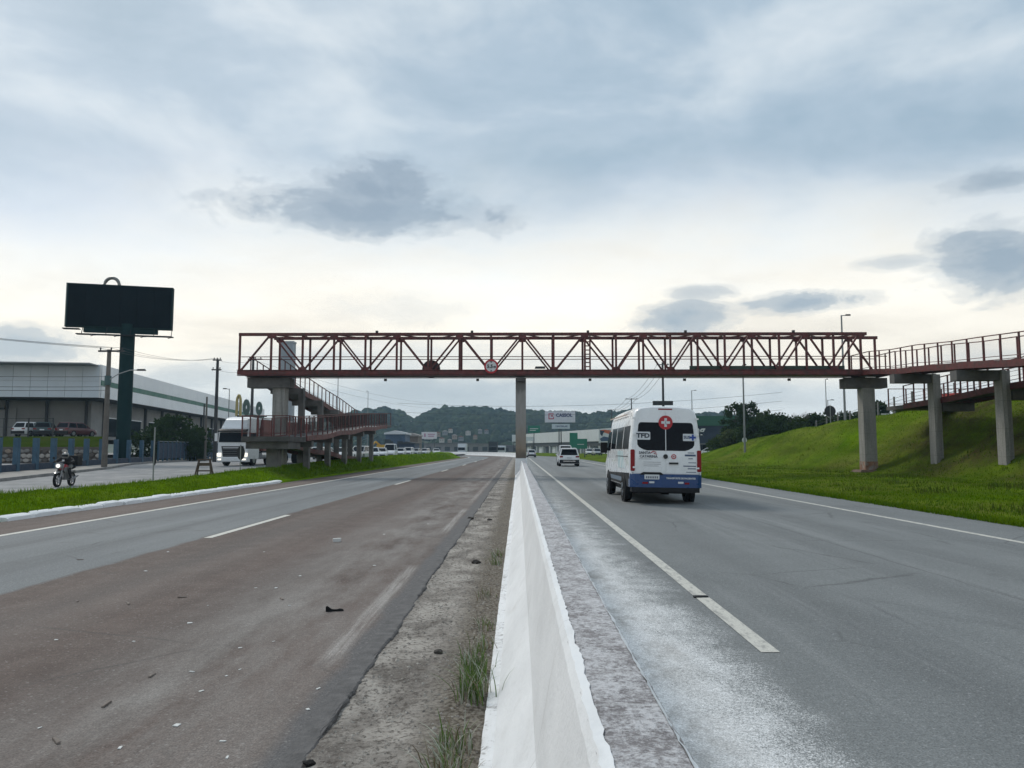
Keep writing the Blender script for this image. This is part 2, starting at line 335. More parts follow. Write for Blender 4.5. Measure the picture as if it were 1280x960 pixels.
def asphalt_right():
    m = bpy.data.materials.new('worn_asphalt_right'); m.use_nodes = True; nt = m.node_tree; b = nt.nodes['Principled BSDF']
    (u, v, _), uv = uvnodes(nt)
    pos = nt.nodes.new('ShaderNodeNewGeometry').outputs['Position']
    patch = nnoise(nt, nscale(nt, uv, (.8, .09, 1)), 1.0, 5, .6)
    mid = nnoise(nt, pos, 1.6, 6, .65)
    fine = nnoise(nt, pos, 90, 3, .7)
    c = nmix(nt, nramp(nt, patch, [(.3, 0.0), (.7, 1.0)]), (.142, .150, .150), (.200, .209, .208))
    c = nmix(nt, nramp(nt, mid, [(.45, 0.0), (.8, .4)]), c, (.235, .242, .240))
    tyre = nmath(nt, 'ADD', nmath(nt, 'ADD', band(nt, u, 2.6, 3.2, .25), band(nt, u, 4.3, 4.9, .25)), nmath(nt, 'ADD', band(nt, u, 5.8, 6.3, .25), band(nt, u, 7.3, 7.8, .25)))
    c = nmix(nt, nmath(nt, 'MULTIPLY', tyre, .35), c, (.105, .109, .110))
    # skid streaks
    sk = nmath(nt, 'MULTIPLY', nramp(nt, nnoise(nt, nscale(nt, uv, (7, .22, 1)), 1.0, 4, .6), [(.60, 0.0), (.72, .45)]), band(nt, u, 3.0, 7.9, .4))
    c = nmix(nt, sk, c, (.085, .085, .09))
    # seam of the paving joint, cracks and darker patched squares
    se = nmath(nt, 'ADD', u, nmath(nt, 'MULTIPLY', nmath(nt, 'SUBTRACT', nnoise(nt, nscale(nt, uv, (0, .9, 1)), 1.0, 4, .6), .5), .16))
    c = nmix(nt, nmath(nt, 'MULTIPLY', band(nt, se, 5.02, 5.045, .015), .55), c, (.055, .055, .056))
    vo = nt.nodes.new('ShaderNodeTexVoronoi'); vo.feature = 'DISTANCE_TO_EDGE'; vo.inputs['Scale'].default_value = .33
    wv = nt.nodes.new('ShaderNodeMix'); wv.data_type = 'VECTOR'; wv.inputs[0].default_value = .16
    nn = nt.nodes.new('ShaderNodeTexNoise'); nn.inputs['Scale'].default_value = 1.6; nn.inputs['Detail'].default_value = 5; nt.links.new(pos, nn.inputs['Vector'])
    nt.links.new(pos, wv.inputs[4]); nt.links.new(nn.outputs['Color'], wv.inputs[5]); nt.links.new(wv.outputs[1], vo.inputs['Vector'])
    crack = nmath(nt, 'MULTIPLY', nramp(nt, vo.outputs['Distance'], [(0.0, 1.0), (.007, 0.0)]), nramp(nt, nnoise(nt, pos, .35, 3), [(.50, 0.0), (.58, .6)]))
    c = nmix(nt, crack, c, (.05, .05, .05))
    blot = nramp(nt, nnoise(nt, nscale(nt, uv, (1.0, .4, 1)), .8, 7, .7, .6), [(.58, 0.0), (.68, .35)])
    c = nmix(nt, blot, c, (.075, .077, .08))
    pale = nramp(nt, nnoise(nt, nscale(nt, uv, (2.4, .10, 1)), 1.0, 5, .6), [(.56, 0.0), (.70, .4)])
    c = nmix(nt, pale, c, (.262, .268, .265))
    # whitewash blown and splashed on the road at the barrier's foot
    wob = nmath(nt, 'ADD', u, nmath(nt, 'MULTIPLY', nmath(nt, 'SUBTRACT', nnoise(nt, pos, 1.1, 4), .5), .7))
    near = nramp(nt, nmath(nt, 'DIVIDE', v, 30.0), [(.08, 1.0), (.22, .8), (.5, .55), (1.0, .32)])
    zone = nmath(nt, 'MULTIPLY', nmath(nt, 'SUBTRACT', 1.0, smask(nt, wob, .70, 1.85)), near)
    spray = nnoise(nt, nscale(nt, pos, (1.0, .6, 1)), 4.2, 8, .75)
    spray2 = nnoise(nt, pos, 38, 4, .7)
    spray3 = nnoise(nt, pos, 110, 3, .7)
    sp = nmath(nt, 'ADD', nmath(nt, 'ADD', nmath(nt, 'MULTIPLY', spray, .42), nmath(nt, 'MULTIPLY', spray2, .52)), nmath(nt, 'MULTIPLY', nmath(nt, 'SUBTRACT', spray3, .38), .85))
    lime = nmath(nt, 'MULTIPLY', nramp(nt, nmath(nt, 'ADD', sp, nmath(nt, 'MULTIPLY', zone, .50)), [(.66, 0.0), (.84, 1.0)]), smask(nt, zone, .02, .16))
    c = nmix(nt, lime, c, (.68, .68, .68))
    # dirt and leaf litter lying against the foot
    dirt = nmath(nt, 'MULTIPLY', nmath(nt, 'SUBTRACT', 1.0, smask(nt, wob, .75, 1.25)), nramp(nt, nnoise(nt, nscale(nt, uv, (1.2, .6, 1)), 1.0, 7, .7), [(.50, 0.0), (.60, .8)]))
    c = nmix(nt, dirt, c, nmix(nt, nramp(nt, spray2, [(.35, 0.0), (.65, 1.0)]), (.10, .085, .07), (.25, .22, .19)))
    c = nmix(nt, 1.0, c, nramp(nt, fine, [(.28, .52), (.72, 1.48)]), 'MULTIPLY')
    vor = nt.nodes.new('ShaderNodeTexVoronoi'); vor.inputs['Scale'].default_value = 75; nt.links.new(pos, vor.inputs['Vector'])
    grit = nramp(nt, nsep(nt, vor.outputs['Color'])[0], [(.93, 0.0), (.99, .4)])
    c = nmix(nt, grit, c, (.36, .36, .36))
    c = nmix(nt, 1.0, c, nramp(nt, nnoise(nt, pos, 26, 5, .75), [(.32, .78), (.68, 1.22)]), 'MULTIPLY')
    nt.links.new(c, b.inputs['Base Color']); b.inputs['Roughness'].default_value = .78; b.inputs['Specular IOR Level'].default_value = .4
    bp = nt.nodes.new('ShaderNodeBump'); bp.inputs['Strength'].default_value = .55; bp.inputs['Distance'].default_value = .008
    nt.links.new(nmath(nt, 'ADD', fine, nmath(nt, 'MULTIPLY', vor.outputs['Distance'], .8)), bp.inputs['Height']); nt.links.new(bp.outputs[0], b.inputs['Normal'])
    return m
def paint_line(name, lo):
    m = bpy.data.materials.new(name); m.use_nodes = True; nt = m.node_tree; b = nt.nodes['Principled BSDF']
    pos = nt.nodes.new('ShaderNodeNewGeometry').outputs['Position']
    w = nramp(nt, nnoise(nt, nscale(nt, pos, (1, .35, 1)), 14, 7, .72), [(lo, 0.0), (lo + .16, 1.0)])
    c = nmix(nt, w, (.33, .32, .295), (.58, .56, .50))
    c = nmix(nt, 1.0, c, nramp(nt, nnoise(nt, pos, 70, 3), [(.3, .82), (.7, 1.1)]), 'MULTIPLY')
    nt.links.new(c, b.inputs['Base Color']); b.inputs['Roughness'].default_value = .7
    return m
def grass_mat(name, a, bcol, dry, dry_amt=.3):
    m = bpy.data.materials.new(name); m.use_nodes = True; nt = m.node_tree; b = nt.nodes['Principled BSDF']
    pos = nt.nodes.new('ShaderNodeNewGeometry').outputs['Position']
    c = nmix(nt, nramp(nt, nnoise(nt, pos, .45, 6, .65), [(.32, 0.0), (.68, 1.0)]), a, bcol)
    c = nmix(nt, nramp(nt, nnoise(nt, pos, .16, 6, .7, .4), [(.60 - .25 * dry_amt, 0.0), (.76, .8)]), c, dry)
    if name == 'bank_grass':
        x, y, z = nsep(nt, pos); w = nnoise(nt, pos, .35, 6, .7, .4)
        mow = nnoise(nt, nscale(nt, pos, (.9, .10, .9)), 1.0, 5, .6)
        c = nmix(nt, 1.0, c, nramp(nt, mow, [(.32, .72), (.68, 1.28)]), 'MULTIPLY')
        soil_shade = nmath(nt, 'MULTIPLY', band(nt, x, 20.4, 27.0, 1.5), band(nt, y, 20.0, 45.5, 2.5))  # bare soil under the ramp, with the ramp's shade mixed into its dark brown
        c = nmix(nt, nmath(nt, 'MULTIPLY', soil_shade, nramp(nt, w, [(.42, .15), (.60, .85)])), c, (.060, .042, .026))
    c = nmix(nt, 1.0, c, nramp(nt, nnoise(nt, pos, 16, 4, .7), [(.25, .6), (.75, 1.4)]), 'MULTIPLY')
    nt.links.new(c, b.inputs['Base Color']); b.inputs['Roughness'].default_value = 1.0; b.inputs['Specular IOR Level'].default_value = .0
    bp = nt.nodes.new('ShaderNodeBump'); bp.inputs['Strength'].default_value = .9; bp.inputs['Distance'].default_value = .08
    nt.links.new(nnoise(nt, pos, 9, 5, .7), bp.inputs['Height']); nt.links.new(bp.outputs[0], b.inputs['Normal'])
    return m
GRASS = grass_mat('grass_green', (.070, .142, .003), (.125, .205, .005), (.15, .13, .055), .25)
BANK = grass_mat('bank_grass', (.050, .112, .002), (.110, .182, .004), (.135, .120, .038), 1.15)
LAWN = grass_mat('lawn_grass', (.025, .048, .005), (.045, .066, .008), (.07, .06, .025), .4)

# ------------------------------------------------------------------ large structure
m_far = mat('far_ground', (.10, .10, .075), .9, var=.3, vscale=.05, color2=(.075, .095, .035), c2scale=.02)
g = MB()
gx = [-1800, -700, -300, -120, -60, -30, -8, 12, 40, 80, 200, 500, 900, 1800]; gy = [-200, -20, 60, 140, 260, 420, 700, 1200, 2200]
vs = [(x, y, -.12) for y in gy for x in gx]; nx = len(gx)
g.add(vs, [(j * nx + i, j * nx + i + 1, (j + 1) * nx + i + 1, (j + 1) * nx + i) for j in range(len(gy) - 1) for i in range(nx - 1)])
tag(g.build('ground', m_far), kind='structure')

SS = srange(-6, 420, 1.0)
road_l = tag(ribbon('left_carriageway', [-10.75, -9.1, -5.3, -3, -1.5, -1.04], SS, lambda o, s: 0.0, asphalt_left()), kind='structure')
road_r = tag(ribbon('right_carriageway', [.45, 1.2, 3, 5, 8.1, 9.95], SS, lambda o, s: 0.0, asphalt_right()), kind='structure')
PL, PD = paint_line('line_paint', .30), paint_line('line_paint_worn', .36)
ribbon('edge_line', [-9.12, -8.97], srange(-6, 400), lambda o, s: .004, PL, road_l)
for s0 in (-7.0, 13.2, 33.2, 53.2, 73.2, 93.2, 113.2):
    ribbon('lane_dash', [-5.36, -5.22], [s0, s0 + 1.5, s0 + 3, s0 + 4.6], lambda o, s: .004, PL, road_l)
ribbon('edge_line', [8.08, 8.22], srange(-6, 400), lambda o, s: .004, PD, road_r)
ribbon('inner_line', [1.80, 1.94], [5.86 + i * .36 for i in range(7)], lambda o, s: .004, PD, road_r)
ribbon('inner_line', [1.80, 1.94], [8.10] + srange(8.6, 330), lambda o, s: .004, PD, road_r)

# bare earth between the old lane and the barrier, lower than the asphalt lip
def dirt_z(o, s):
    t = (o + 1.04) / .9
    return -.010 + .022 * sstep((t - .25) / .75) + .026 * nz(o, s, 0, 1.6) + .010 * nz(o, s, 3, 9) + .005 * nz(o, s, 5, 24)
m_dirt = bpy.data.materials.new('roadside_earth'); m_dirt.use_nodes = True
def _dirt():
    nt = m_dirt.node_tree; b = nt.nodes['Principled BSDF']; pos = nt.nodes.new('ShaderNodeNewGeometry').outputs['Position']
    (u, v, _), uv = uvnodes(nt)
    big = nnoise(nt, nscale(nt, pos, (1, .7, 1)), 1.9, 7, .68, .3)
    c = nmix(nt, nramp(nt, big, [(.40, 0.0), (.60, 1.0)]), (.175, .155, .138), (.43, .395, .355))
    c = nmix(nt, nramp(nt, nnoise(nt, pos, 26, 5, .75), [(.49, 0.0), (.62, .85)]), c, (.075, .064, .055))
    c = nmix(nt, nramp(nt, nnoise(nt, pos, 60, 4, .7), [(.55, 0.0), (.72, .6)]), c, (.46, .43, .39))
    c = nmix(nt, band(nt, u, -.5, -.05, .1), c, nmix(nt, nramp(nt, nnoise(nt, pos, 40, 3), [(.4, 0.0), (.6, 1.0)]), (.09, .075, .06), (.24, .215, .18)))
    nt.links.new(c, b.inputs['Base Color']); b.inputs['Roughness'].default_value = .95; b.inputs['Specular IOR Level'].default_value = .1
    bp = nt.nodes.new('ShaderNodeBump'); bp.inputs['Strength'].default_value = .8; bp.inputs['Distance'].default_value = .02
    nt.links.new(nnoise(nt, pos, 45, 5, .7), bp.inputs['Height']); nt.links.new(bp.outputs[0], b.inputs['Normal'])
_dirt()
DS = [-2 + .04 * i for i in range(300)] + srange(10, 330, .2)
def lip(o, s): return o + (.05 * nz(s, 1.3, 0, 1.7) + .022 * nz(s, 7.7, 0, 7) if o < -1.0 else 0)
DO = [-1.14 + .04 * i for i in range(27)]
tag(ribbon('median_earth', DO, DS, lambda o, s: dirt_z(o, s) - .10 * max(0, -.98 - o), m_dirt), kind='structure')
# broken lip of the asphalt layer
m_lip = mat('asphalt_lip', (.105, .100, .099), .9, var=.35, vscale=8, bump=.6, bscale=50)
lp = MB(); ls = [-2 + .025 * i for i in range(600)] + srange(13, 330, .25); vs = []
for s in ls:
    w = -1.02 + .03 * nz(s, 1.3, 0, 1.2) + .018 * nz(s, 7.7, 0, 6) + .012 * nz(s, 2.1, 0, 19) + .008 * nz(s, 4.1, 0, 45)
    for (o, z) in ((-1.16, .003), (w - .012, .003), (w, -.008), (w + .006, -.07)):
        x, y = path(s, o); vs.append((x, y, z))
lp.add(vs, [(j * 4 + i, j * 4 + i + 1, j * 4 + i + 5, j * 4 + i + 4) for j in range(len(ls) - 1) for i in range(3)])
lp.build('asphalt_edge', m_lip, road_l, fix=False)

# left verge: a low grass mound between highway and side road
CREST = [(0, .22), (28, .26), (36, .42), (46, .58), (60, .74), (80, .86), (240, .9)]
def verge_z(o, s):
    if o > (-10.85 if s < 34.9 else -10.7): return -.04
    t = (o + 10.8) / -4.4
    return .08 + lerp(CREST, s) * (sstep(t / .45) * (1 - .75 * sstep((t - .5) / .5))) + .05 * nz(o, s, 0, .7) + .03 * nz(o, s, 2, 2)
VO = [-10.66, -10.74] + [-10.8 - .22 * i for i in range(21)]
verge = tag(ribbon('grass_verge', VO, [6 + .5 * i for i in range(110)] + srange(61, 232, 1), verge_z, GRASS), kind='structure')

# right: flat grass strip, then the bank
HC = [(-20, 4.2), (47, 4.3), (64, 3.8), (83, 2.8), (107, 1.0), (130, .35), (400, .3)]
def bank_z(x, y):
    return .03 + .17 * sstep((x - 9.9) / 7) + (lerp(HC, y) - .2) * sstep((x - 19.6) / 7.0) + .05 * nz(x, y, 0, .35) + .04 * nz(x, y, 4, 1.1) + .26 * nz(x, y, 1, .22) * sstep((x - 19) / 4)
BO = [9.9 + .35 * i for i in range(60)] + [32, 35, 40, 50, 70]
tag(ribbon('grass_bank', BO, [-6 + .7 * i for i in range(120)] + srange(79, 300, 1.4), lambda o, s: bank_z(o, s), BANK), kind='structure')

# side road on the left, its pavement and the ground behind
SIDE = [(-6, -22), (28, -22.3), (36, -24.0), (53, -28.2), (66, -32.8), (100, -39), (240, -44)]
def side_z(y): return lerp([(0, .0), (35, .02), (60, .22), (100, .3), (260, .35)], y)
m_side = mat('side_road_asphalt', (.17, .175, .18), .8, var=.28, vscale=.9, bump=.4, bscale=60, color2=(.24, .24, .24), c2scale=.5)
def strip(name, fa, fb, ys, za, zb, m, n=6):
    b = MB(); vs = []
    for y in ys:
        for i in range(n + 1):
            t = i / n; vs.append((fa(y) + (fb(y) - fa(y)) * t, y, za(y) + (zb(y) - za(y)) * t))
    b.add(vs, [(j * (n + 1) + i, j * (n + 1) + i + 1, (j + 1) * (n + 1) + i + 1, (j + 1) * (n + 1) + i) for j in range(len(ys) - 1) for i in range(n)])
    o = b.build(name, m, smooth=True); tag(o, kind='structure'); return o
YS = [-6 + 3 * i for i in range(80)]
strip('side_road', lambda y: lerp(SIDE, y) - .05, lambda y: -14.6, YS, side_z, side_z, m_side)
m_pave = mat('pavement_concrete', (.27, .25, .225), .9, var=.25, vscale=1.2, bump=.3, bscale=25)
pv = strip('pavement', lambda y: lerp(SIDE, y) - 6.5, lambda y: lerp(SIDE, y) - .12, YS, lambda y: side_z(y) + .15, lambda y: side_z(y) + .14, m_pave)
kb = MB(); vs = []
for y in YS:
    x = lerp(SIDE, y)
    vs += [(x - .13, y, side_z(y) + .155), (x, y, side_z(y) + .15), (x + .01, y, side_z(y) - .05)]
kb.add(vs, [(j * 3 + i, j * 3 + i + 1, j * 3 + i + 4, j * 3 + i + 3) for j in range(len(YS) - 1) for i in range(2)])
kb.build('kerb', mat('kerb_concrete', (.24, .23, .22), .9, var=.3, vscale=2), pv)
m_lot = mat('lot_asphalt', (.21, .215, .22), .85, var=.25, vscale=.4)
strip('yard', lambda y: -150, lambda y: lerp(SIDE, y) - 6.4, [20, 40, 60, 80, 110, 150, 200, 240], lambda y: .33, lambda y: side_z(y) + .12, m_lot, 4)
# ------------------------------------------------------------------ concrete median barrier
def whitewash(name, patchy):
    m = bpy.data.materials.new(name); m.use_nodes = True; nt = m.node_tree; b = nt.nodes['Principled BSDF']
    pos = nt.nodes.new('ShaderNodeNewGeometry').outputs['Position']
    c = nmix(nt, nramp(nt, nnoise(nt, nscale(nt, pos, (1, .5, 1.6)), 2.2, 6, .65), [(.35, 0.0), (.75, 1.0)]), (.79, .795, .80), (.68, .685, .69))
    sp = nmath(nt, 'ADD', nmath(nt, 'MULTIPLY', nnoise(nt, pos, 34, 6, .75), .75), nmath(nt, 'MULTIPLY', nnoise(nt, pos, 3.5, 4, .6), .35))
    grime = nramp(nt, nnoise(nt, nscale(nt, pos, (6, 1.6, .5)), 1.5, 6, .65), [(.54, 0.0), (.74, .30)])
    c = nmix(nt, grime, c, (.40, .385, .36))
    x, y, z = nsep(nt, pos); jf = nmath(nt, 'FRACT', nmath(nt, 'DIVIDE', y, 3.02))
    c = nmix(nt, nramp(nt, jf, [(0.0, .55), (.004, 0.0)]), c, (.34, .33, .32))
    c = nmix(nt, nramp(nt, sp, [(patchy, 0.0), (patchy + .10, .9)]), c, nmix(nt, nramp(nt, nnoise(nt, pos, 12, 4), [(.4, 0.0), (.6, 1.0)]), (.20, .19, .185), (.34, .325, .31)))
    nt.links.new(c, b.inputs['Base Color']); b.inputs['Roughness'].default_value = .88; b.inputs['Specular IOR Level'].default_value = .25
    bp = nt.nodes.new('ShaderNodeBump'); bp.inputs['Strength'].default_value = .45; bp.inputs['Distance'].default_value = .012
    nt.links.new(nnoise(nt, pos, 28, 6, .7), bp.inputs['Height']); nt.links.new(bp.outputs[0], b.inputs['Normal'])
    return m
def bare_top():
    m = bpy.data.materials.new('barrier_top_concrete'); m.use_nodes = True; nt = m.node_tree; b = nt.nodes['Principled BSDF']
    pos = nt.nodes.new('ShaderNodeNewGeometry').outputs['Position']
    c = nmix(nt, nramp(nt, nnoise(nt, pos, 5, 6, .65), [(.35, 0.0), (.65, 1.0)]), (.175, .160, .162), (.31, .29, .29))
    vo = nt.nodes.new('ShaderNodeTexVoronoi'); vo.inputs['Scale'].default_value = 62; nt.links.new(pos, vo.inputs['Vector'])
    sp = nmath(nt, 'ADD', nmath(nt, 'MULTIPLY', nnoise(nt, pos, 55, 6, .78), .8), nmath(nt, 'MULTIPLY', nnoise(nt, pos, 7, 4, .6), .30))
    c = nmix(nt, nramp(nt, sp, [(.475, 0.0), (.62, .92)]), c, (.66, .65, .66))
    x, y, z = nsep(nt, pos)
    j = nmath(nt, 'FRACT', nmath(nt, 'DIVIDE', nmath(nt, 'ADD', y, nmath(nt, 'MULTIPLY', nnoise(nt, pos, 9, 3), .02)), 2.05))
    c = nmix(nt, nramp(nt, j, [(0.0, .7), (.006, 0.0)]), c, (.6, .6, .6))
    nt.links.new(c, b.inputs['Base Color']); b.inputs['Roughness'].default_value = .92; b.inputs['Specular IOR Level'].default_value = .2
    bp = nt.nodes.new('ShaderNodeBump'); bp.inputs['Strength'].default_value = .9; bp.inputs['Distance'].default_value = .01
    nt.links.new(nnoise(nt, pos, 70, 5, .75), bp.inputs['Height']); nt.links.new(bp.outputs[0], b.inputs['Normal'])
    return m
WASH, WASH2 = whitewash('whitewash', .80), whitewash('whitewash_patchy', .585)
BSS = [-1.5 + .035 * i for i in range(390)] + srange(12.2, 330, .12)
def bar_h(s): return .85 + .012 * nz(s, 3, 0, .5)
barrier = thing('median_barrier', 'long whitewashed concrete median barrier with bare grey top running to the bridge pillar', 'barrier')
def sweep(name, prof, m, smooth=True):
    n = len(prof(0)); vs = []
    for s in BSS:
        for (o, z) in prof(s):
            x, y = path(s, o); vs.append((x, y, z))
    b = MB(); b.add(vs, [(j * n + i, j * n + i + 1, (j + 1) * n + i + 1, (j + 1) * n + i) for j in range(len(BSS) - 1) for i in range(n - 1)])
    return b.build(name, m, barrier, smooth=14, fix=False)
def jag(s, k): return .004 * nz(s, k, 0, 5) + .005 * nz(s, k + 5, 0, 17) + .006 * nz(s, k + 9, 0, 43)
sweep('left_face', lambda s: [(-.125, .035), (-.115 + .006 * nz(s, 1, 0, 1.5), .06), (.065 + .006 * nz(s, 4, 0, .8), .33 + .008 * nz(s, 2, 0, .6)), (.155 + jag(s, 1) * .4, bar_h(s) - .035), (.172 + jag(s, 2), bar_h(s) - .006 + jag(s, 8) * .6), (.197 + jag(s, 3) * 1.3, bar_h(s) + .002)], WASH)
sweep('top', lambda s: [(.17, bar_h(s) - .012), (.20, bar_h(s) - .002), (.28, bar_h(s) + .003 * nz(s, 5, 0, 12)), (.360, bar_h(s) - .002), (.377 + jag(s, 12) * .4, bar_h(s) - .015)], bare_top())
sweep('right_face', lambda s: [(.360 + jag(s, 12) * .9, bar_h(s) + .001), (.374 + jag(s, 13) * .8, bar_h(s) - .012), (.387, bar_h(s) - .05), (.47, .33), (.66, .08), (.67, -.02)], WASH)
sweep('base_slab', lambda s: [(-.195 + jag(s, 20), -.04), (-.185 + jag(s, 21), .035 + jag(s, 25)), (-.15, .045), (-.05, .05)], WASH2)

# ------------------------------------------------------------------ white kerb of the left verge
kerb = thing('white_kerb', 'low whitewashed kerb of broken stones along the left grass verge', 'kerb')
y = 16.2; k = 0
while y < 34.6:
    L = random.uniform(.9, 1.15); b = MB(); h = random.uniform(.10, .13); o = random.uniform(-.03, .03); n = 8
    rings = []
    for i in range(n + 1):
        s = y + (L - .02) * i / n; e = .03 if i in (0, n) else 0
        rings.append([(-10.92 + o - .06, s, -.05), (-10.70 + o + .01 * nz(s, k, 0, 6) - e * .3, s, -.05), (-10.72 + o + .015 * nz(s, k, 0, 9) - e * .3, s, h - .03 - e),
                      (-10.76 + o, s, h + .012 * nz(s, k, 2, 7) - e), (-10.95 + o, s, h + .01 - e)])
    b.loft(rings); b.build('kerb_stone', WASH, kerb, smooth=35)
    y += L; k += 1

# ------------------------------------------------------------------ footbridge: steel truss span
STEEL = mat('maroon_steel', (.115, .022, .021), .6, var=.35, vscale=3, color2=(.065, .024, .019), c2scale=4)
STEEL_D = mat('dark_steel', (.035, .018, .018), .7, var=.3, vscale=3)
def form_concrete(name, a, b2):
    m = bpy.data.materials.new(name); m.use_nodes = True; nt = m.node_tree; b = nt.nodes['Principled BSDF']
    pos = nt.nodes.new('ShaderNodeNewGeometry').outputs['Position']; x, y, z = nsep(nt, pos)
    c = nmix(nt, nramp(nt, nnoise(nt, nscale(nt, pos, (3.2, 3.2, .35)), 1.3, 6, .65), [(.35, 0.0), (.68, 1.0)]), a, b2)
    c = nmix(nt, nramp(nt, nnoise(nt, nscale(nt, pos, (9, 9, .5)), 1.0, 4, .6), [(.56, 0.0), (.70, .6)]), c, tuple(q * .55 for q in b2))
    j = nmath(nt, 'FRACT', nmath(nt, 'DIVIDE', nmath(nt, 'ADD', z, nmath(nt, 'MULTIPLY', nnoise(nt, pos, 2, 2), .05)), 1.22))
    c = nmix(nt, nramp(nt, j, [(0.0, .55), (.02, 0.0)]), c, tuple(q * .5 for q in b2))
    c = nmix(nt, 1.0, c, nramp(nt, nnoise(nt, pos, 12, 5, .7), [(.3, .86), (.7, 1.14)]), 'MULTIPLY')
    nt.links.new(c, b.inputs['Base Color']); b.inputs['Roughness'].default_value = .9
    return m
CONC = form_concrete('pier_concrete', (.29, .28, .262), (.19, .183, .172))
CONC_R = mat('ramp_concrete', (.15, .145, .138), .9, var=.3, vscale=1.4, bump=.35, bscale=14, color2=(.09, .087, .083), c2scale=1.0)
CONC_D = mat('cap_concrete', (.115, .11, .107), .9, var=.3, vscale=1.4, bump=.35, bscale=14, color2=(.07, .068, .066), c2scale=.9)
YN, YF = 44.0, 45.6
ZB0, ZB1, ZT = 5.72, 6.02, 8.15
def nx_(px): return at(px, 440, YN).x
KN = [653 - 39.25 * k for k in range(9, 0, -1)] + [653, 692, 731, 770] + [770 + 34 * k for k in range(1, 11)]
XK = [nx_(p) for p in KN]
span = thing('footbridge_span', 'maroon steel truss footbridge span crossing over both carriageways', 'footbridge')
def chord(b, x0, x1, y, z, w, h): b.box(((x0 + x1) / 2, y, z), (x1 - x0, w, h))
for (yy, i0, i1, xe0, xe1) in ((YN, 0, len(XK) - 2, XK[0] - .06, XK[-2] + .35), (YF, 1, len(XK) - 1, XK[1] - .35, XK[-1] + .15)):
    b = MB(); chord(b, xe0, xe1, yy, ZT, .16, .17); b.build('top_chord', STEEL, span)
    b = MB(); chord(b, XK[0] - .1, XK[-1] + .15, yy, (ZB0 + ZB1) / 2 + .05, .14, .24); chord(b, XK[0] - .1, XK[-1] + .15, yy, ZB1 + .05, .22, .03); chord(b, XK[0] - .1, XK[-1] + .15, yy, ZB0 + .04, .22, .03)
    b.build('bottom_chord', STEEL, span)
    for i in range(i0, i1 + 1):
        b = MB(); b.box((XK[i], yy, (ZB1 + ZT) / 2), (.115, .10, ZT - ZB1 - .12)); b.build('truss_post', STEEL, span)
    for i in range(i0, i1):
        up = (i % 2 == 0)                       # even panels rise to the right
        z0, z1 = (ZB1 + .06, ZT - .10) if up else (ZT - .10, ZB1 + .06)
        b = MB(); b.bar((XK[i] + (.10 if up else .14), yy + .015, z0), (XK[i + 1] - (.14 if up else .10), yy + .015, z1), .09, .12, up=(0, 1, 0)); b.build('truss_diagonal', STEEL, span)
gus = [MB().prism([(-.26, -.10), (.26, -.10), (.16, .10), (-.16, .10)], -.012, .012), MB().prism([(-.16, -.10), (.16, -.10), (.26, .10), (-.26, .10)], -.012, .012)]
gme = []
for g_ in gus: o_ = g_.build('gusset_plate', STEEL); gme.append(o_.data); bpy.data.objects.remove(o_)
for yy in (YN - .065, YF - .065):
    for i in range(1, len(XK) - 1):
        top_ = i % 2 == 1; link('gusset_plate', gme[1 if top_ else 0], None, span, (XK[i], yy, ZT - .15 if top_ else ZB1 + .12))
for i in range(1, len(XK) - 1):                 # cross members tying the two top chords, doubled as shallow X bracing
    b = MB(); b.bar((XK[i] - .03, YN + .08, ZT - .02), (XK[i] - .03, YF - .08, ZT - .02), .08, .08); b.build('cross_tie', STEEL, span)
    if i < len(XK) - 2:
        b = MB()
        if i % 2: b.bar((XK[i] + .1, YN + .09, ZT - .03), (XK[i + 1] - .1, YF - .09, ZT - .03), .06, .05)
        else: b.bar((XK[i] + .1, YF - .09, ZT - .03), (XK[i + 1] - .1, YN + .09, ZT - .03), .06, .05)
        b.build('cross_brace', STEEL, span)
b = MB(); b.box(((XK[0] + XK[-1]) / 2, (YN + YF) / 2, ZB0 + .14), (XK[-1] - XK[0] - .1, YF - YN - .16, .12)); b.build('deck', CONC_D, span)
for yy in (YN + .14, YF - .14):
    b = MB(); b.tube([(XK[0] + .05, yy, 6.86), (XK[-1], yy, 6.86)], .024, 6); b.build('handrail', STEEL, span)
# solid kick board over the right-hand part and the lattice ladder at mid span
b = MB(); b.box(((nx_(862) + nx_(1056)) / 2, YN + .10, 6.19), (nx_(1056) - nx_(862), .03, .24)); b.build('kick_board', mat('kick_board_green', (.035, .05, .04), .7, var=.3), span)
b = MB(); lx = nx_(734)
for dx in (-.15, .15): b.box((lx + dx, YN - .08, 7.1), (.09, .08, 2.1))
for k in range(8): b.box((lx, YN - .08, 6.25 + k * .24), (.22, .05, .06))
b.build('ladder_strut', STEEL, span)
m_lamp = mat('lamp_black', (.02, .02, .022), .5)
for px in (471, 590, 735, 857, 992):            # small floodlights clipped on the chords
    x = nx_(px); b = MB(); b.box((x, YN - .05, ZT + .14), (.14, .14, .12)); b.tube([(x, YN, ZT + .06), (x, YN - .04, ZT + .14)], .02, 6); b.build('chord_lamp', m_lamp, span)
    b = MB(); b.box((x + .25, YF - .02, ZB0 - .08), (.16, .12, .14)); b.build('soffit_lamp', m_lamp, span)
b = MB(); b.box((nx_(675), YN - .06, 6.2), (.62, .12, .13), top=.86); b.build('junction_box', m_lamp, span)

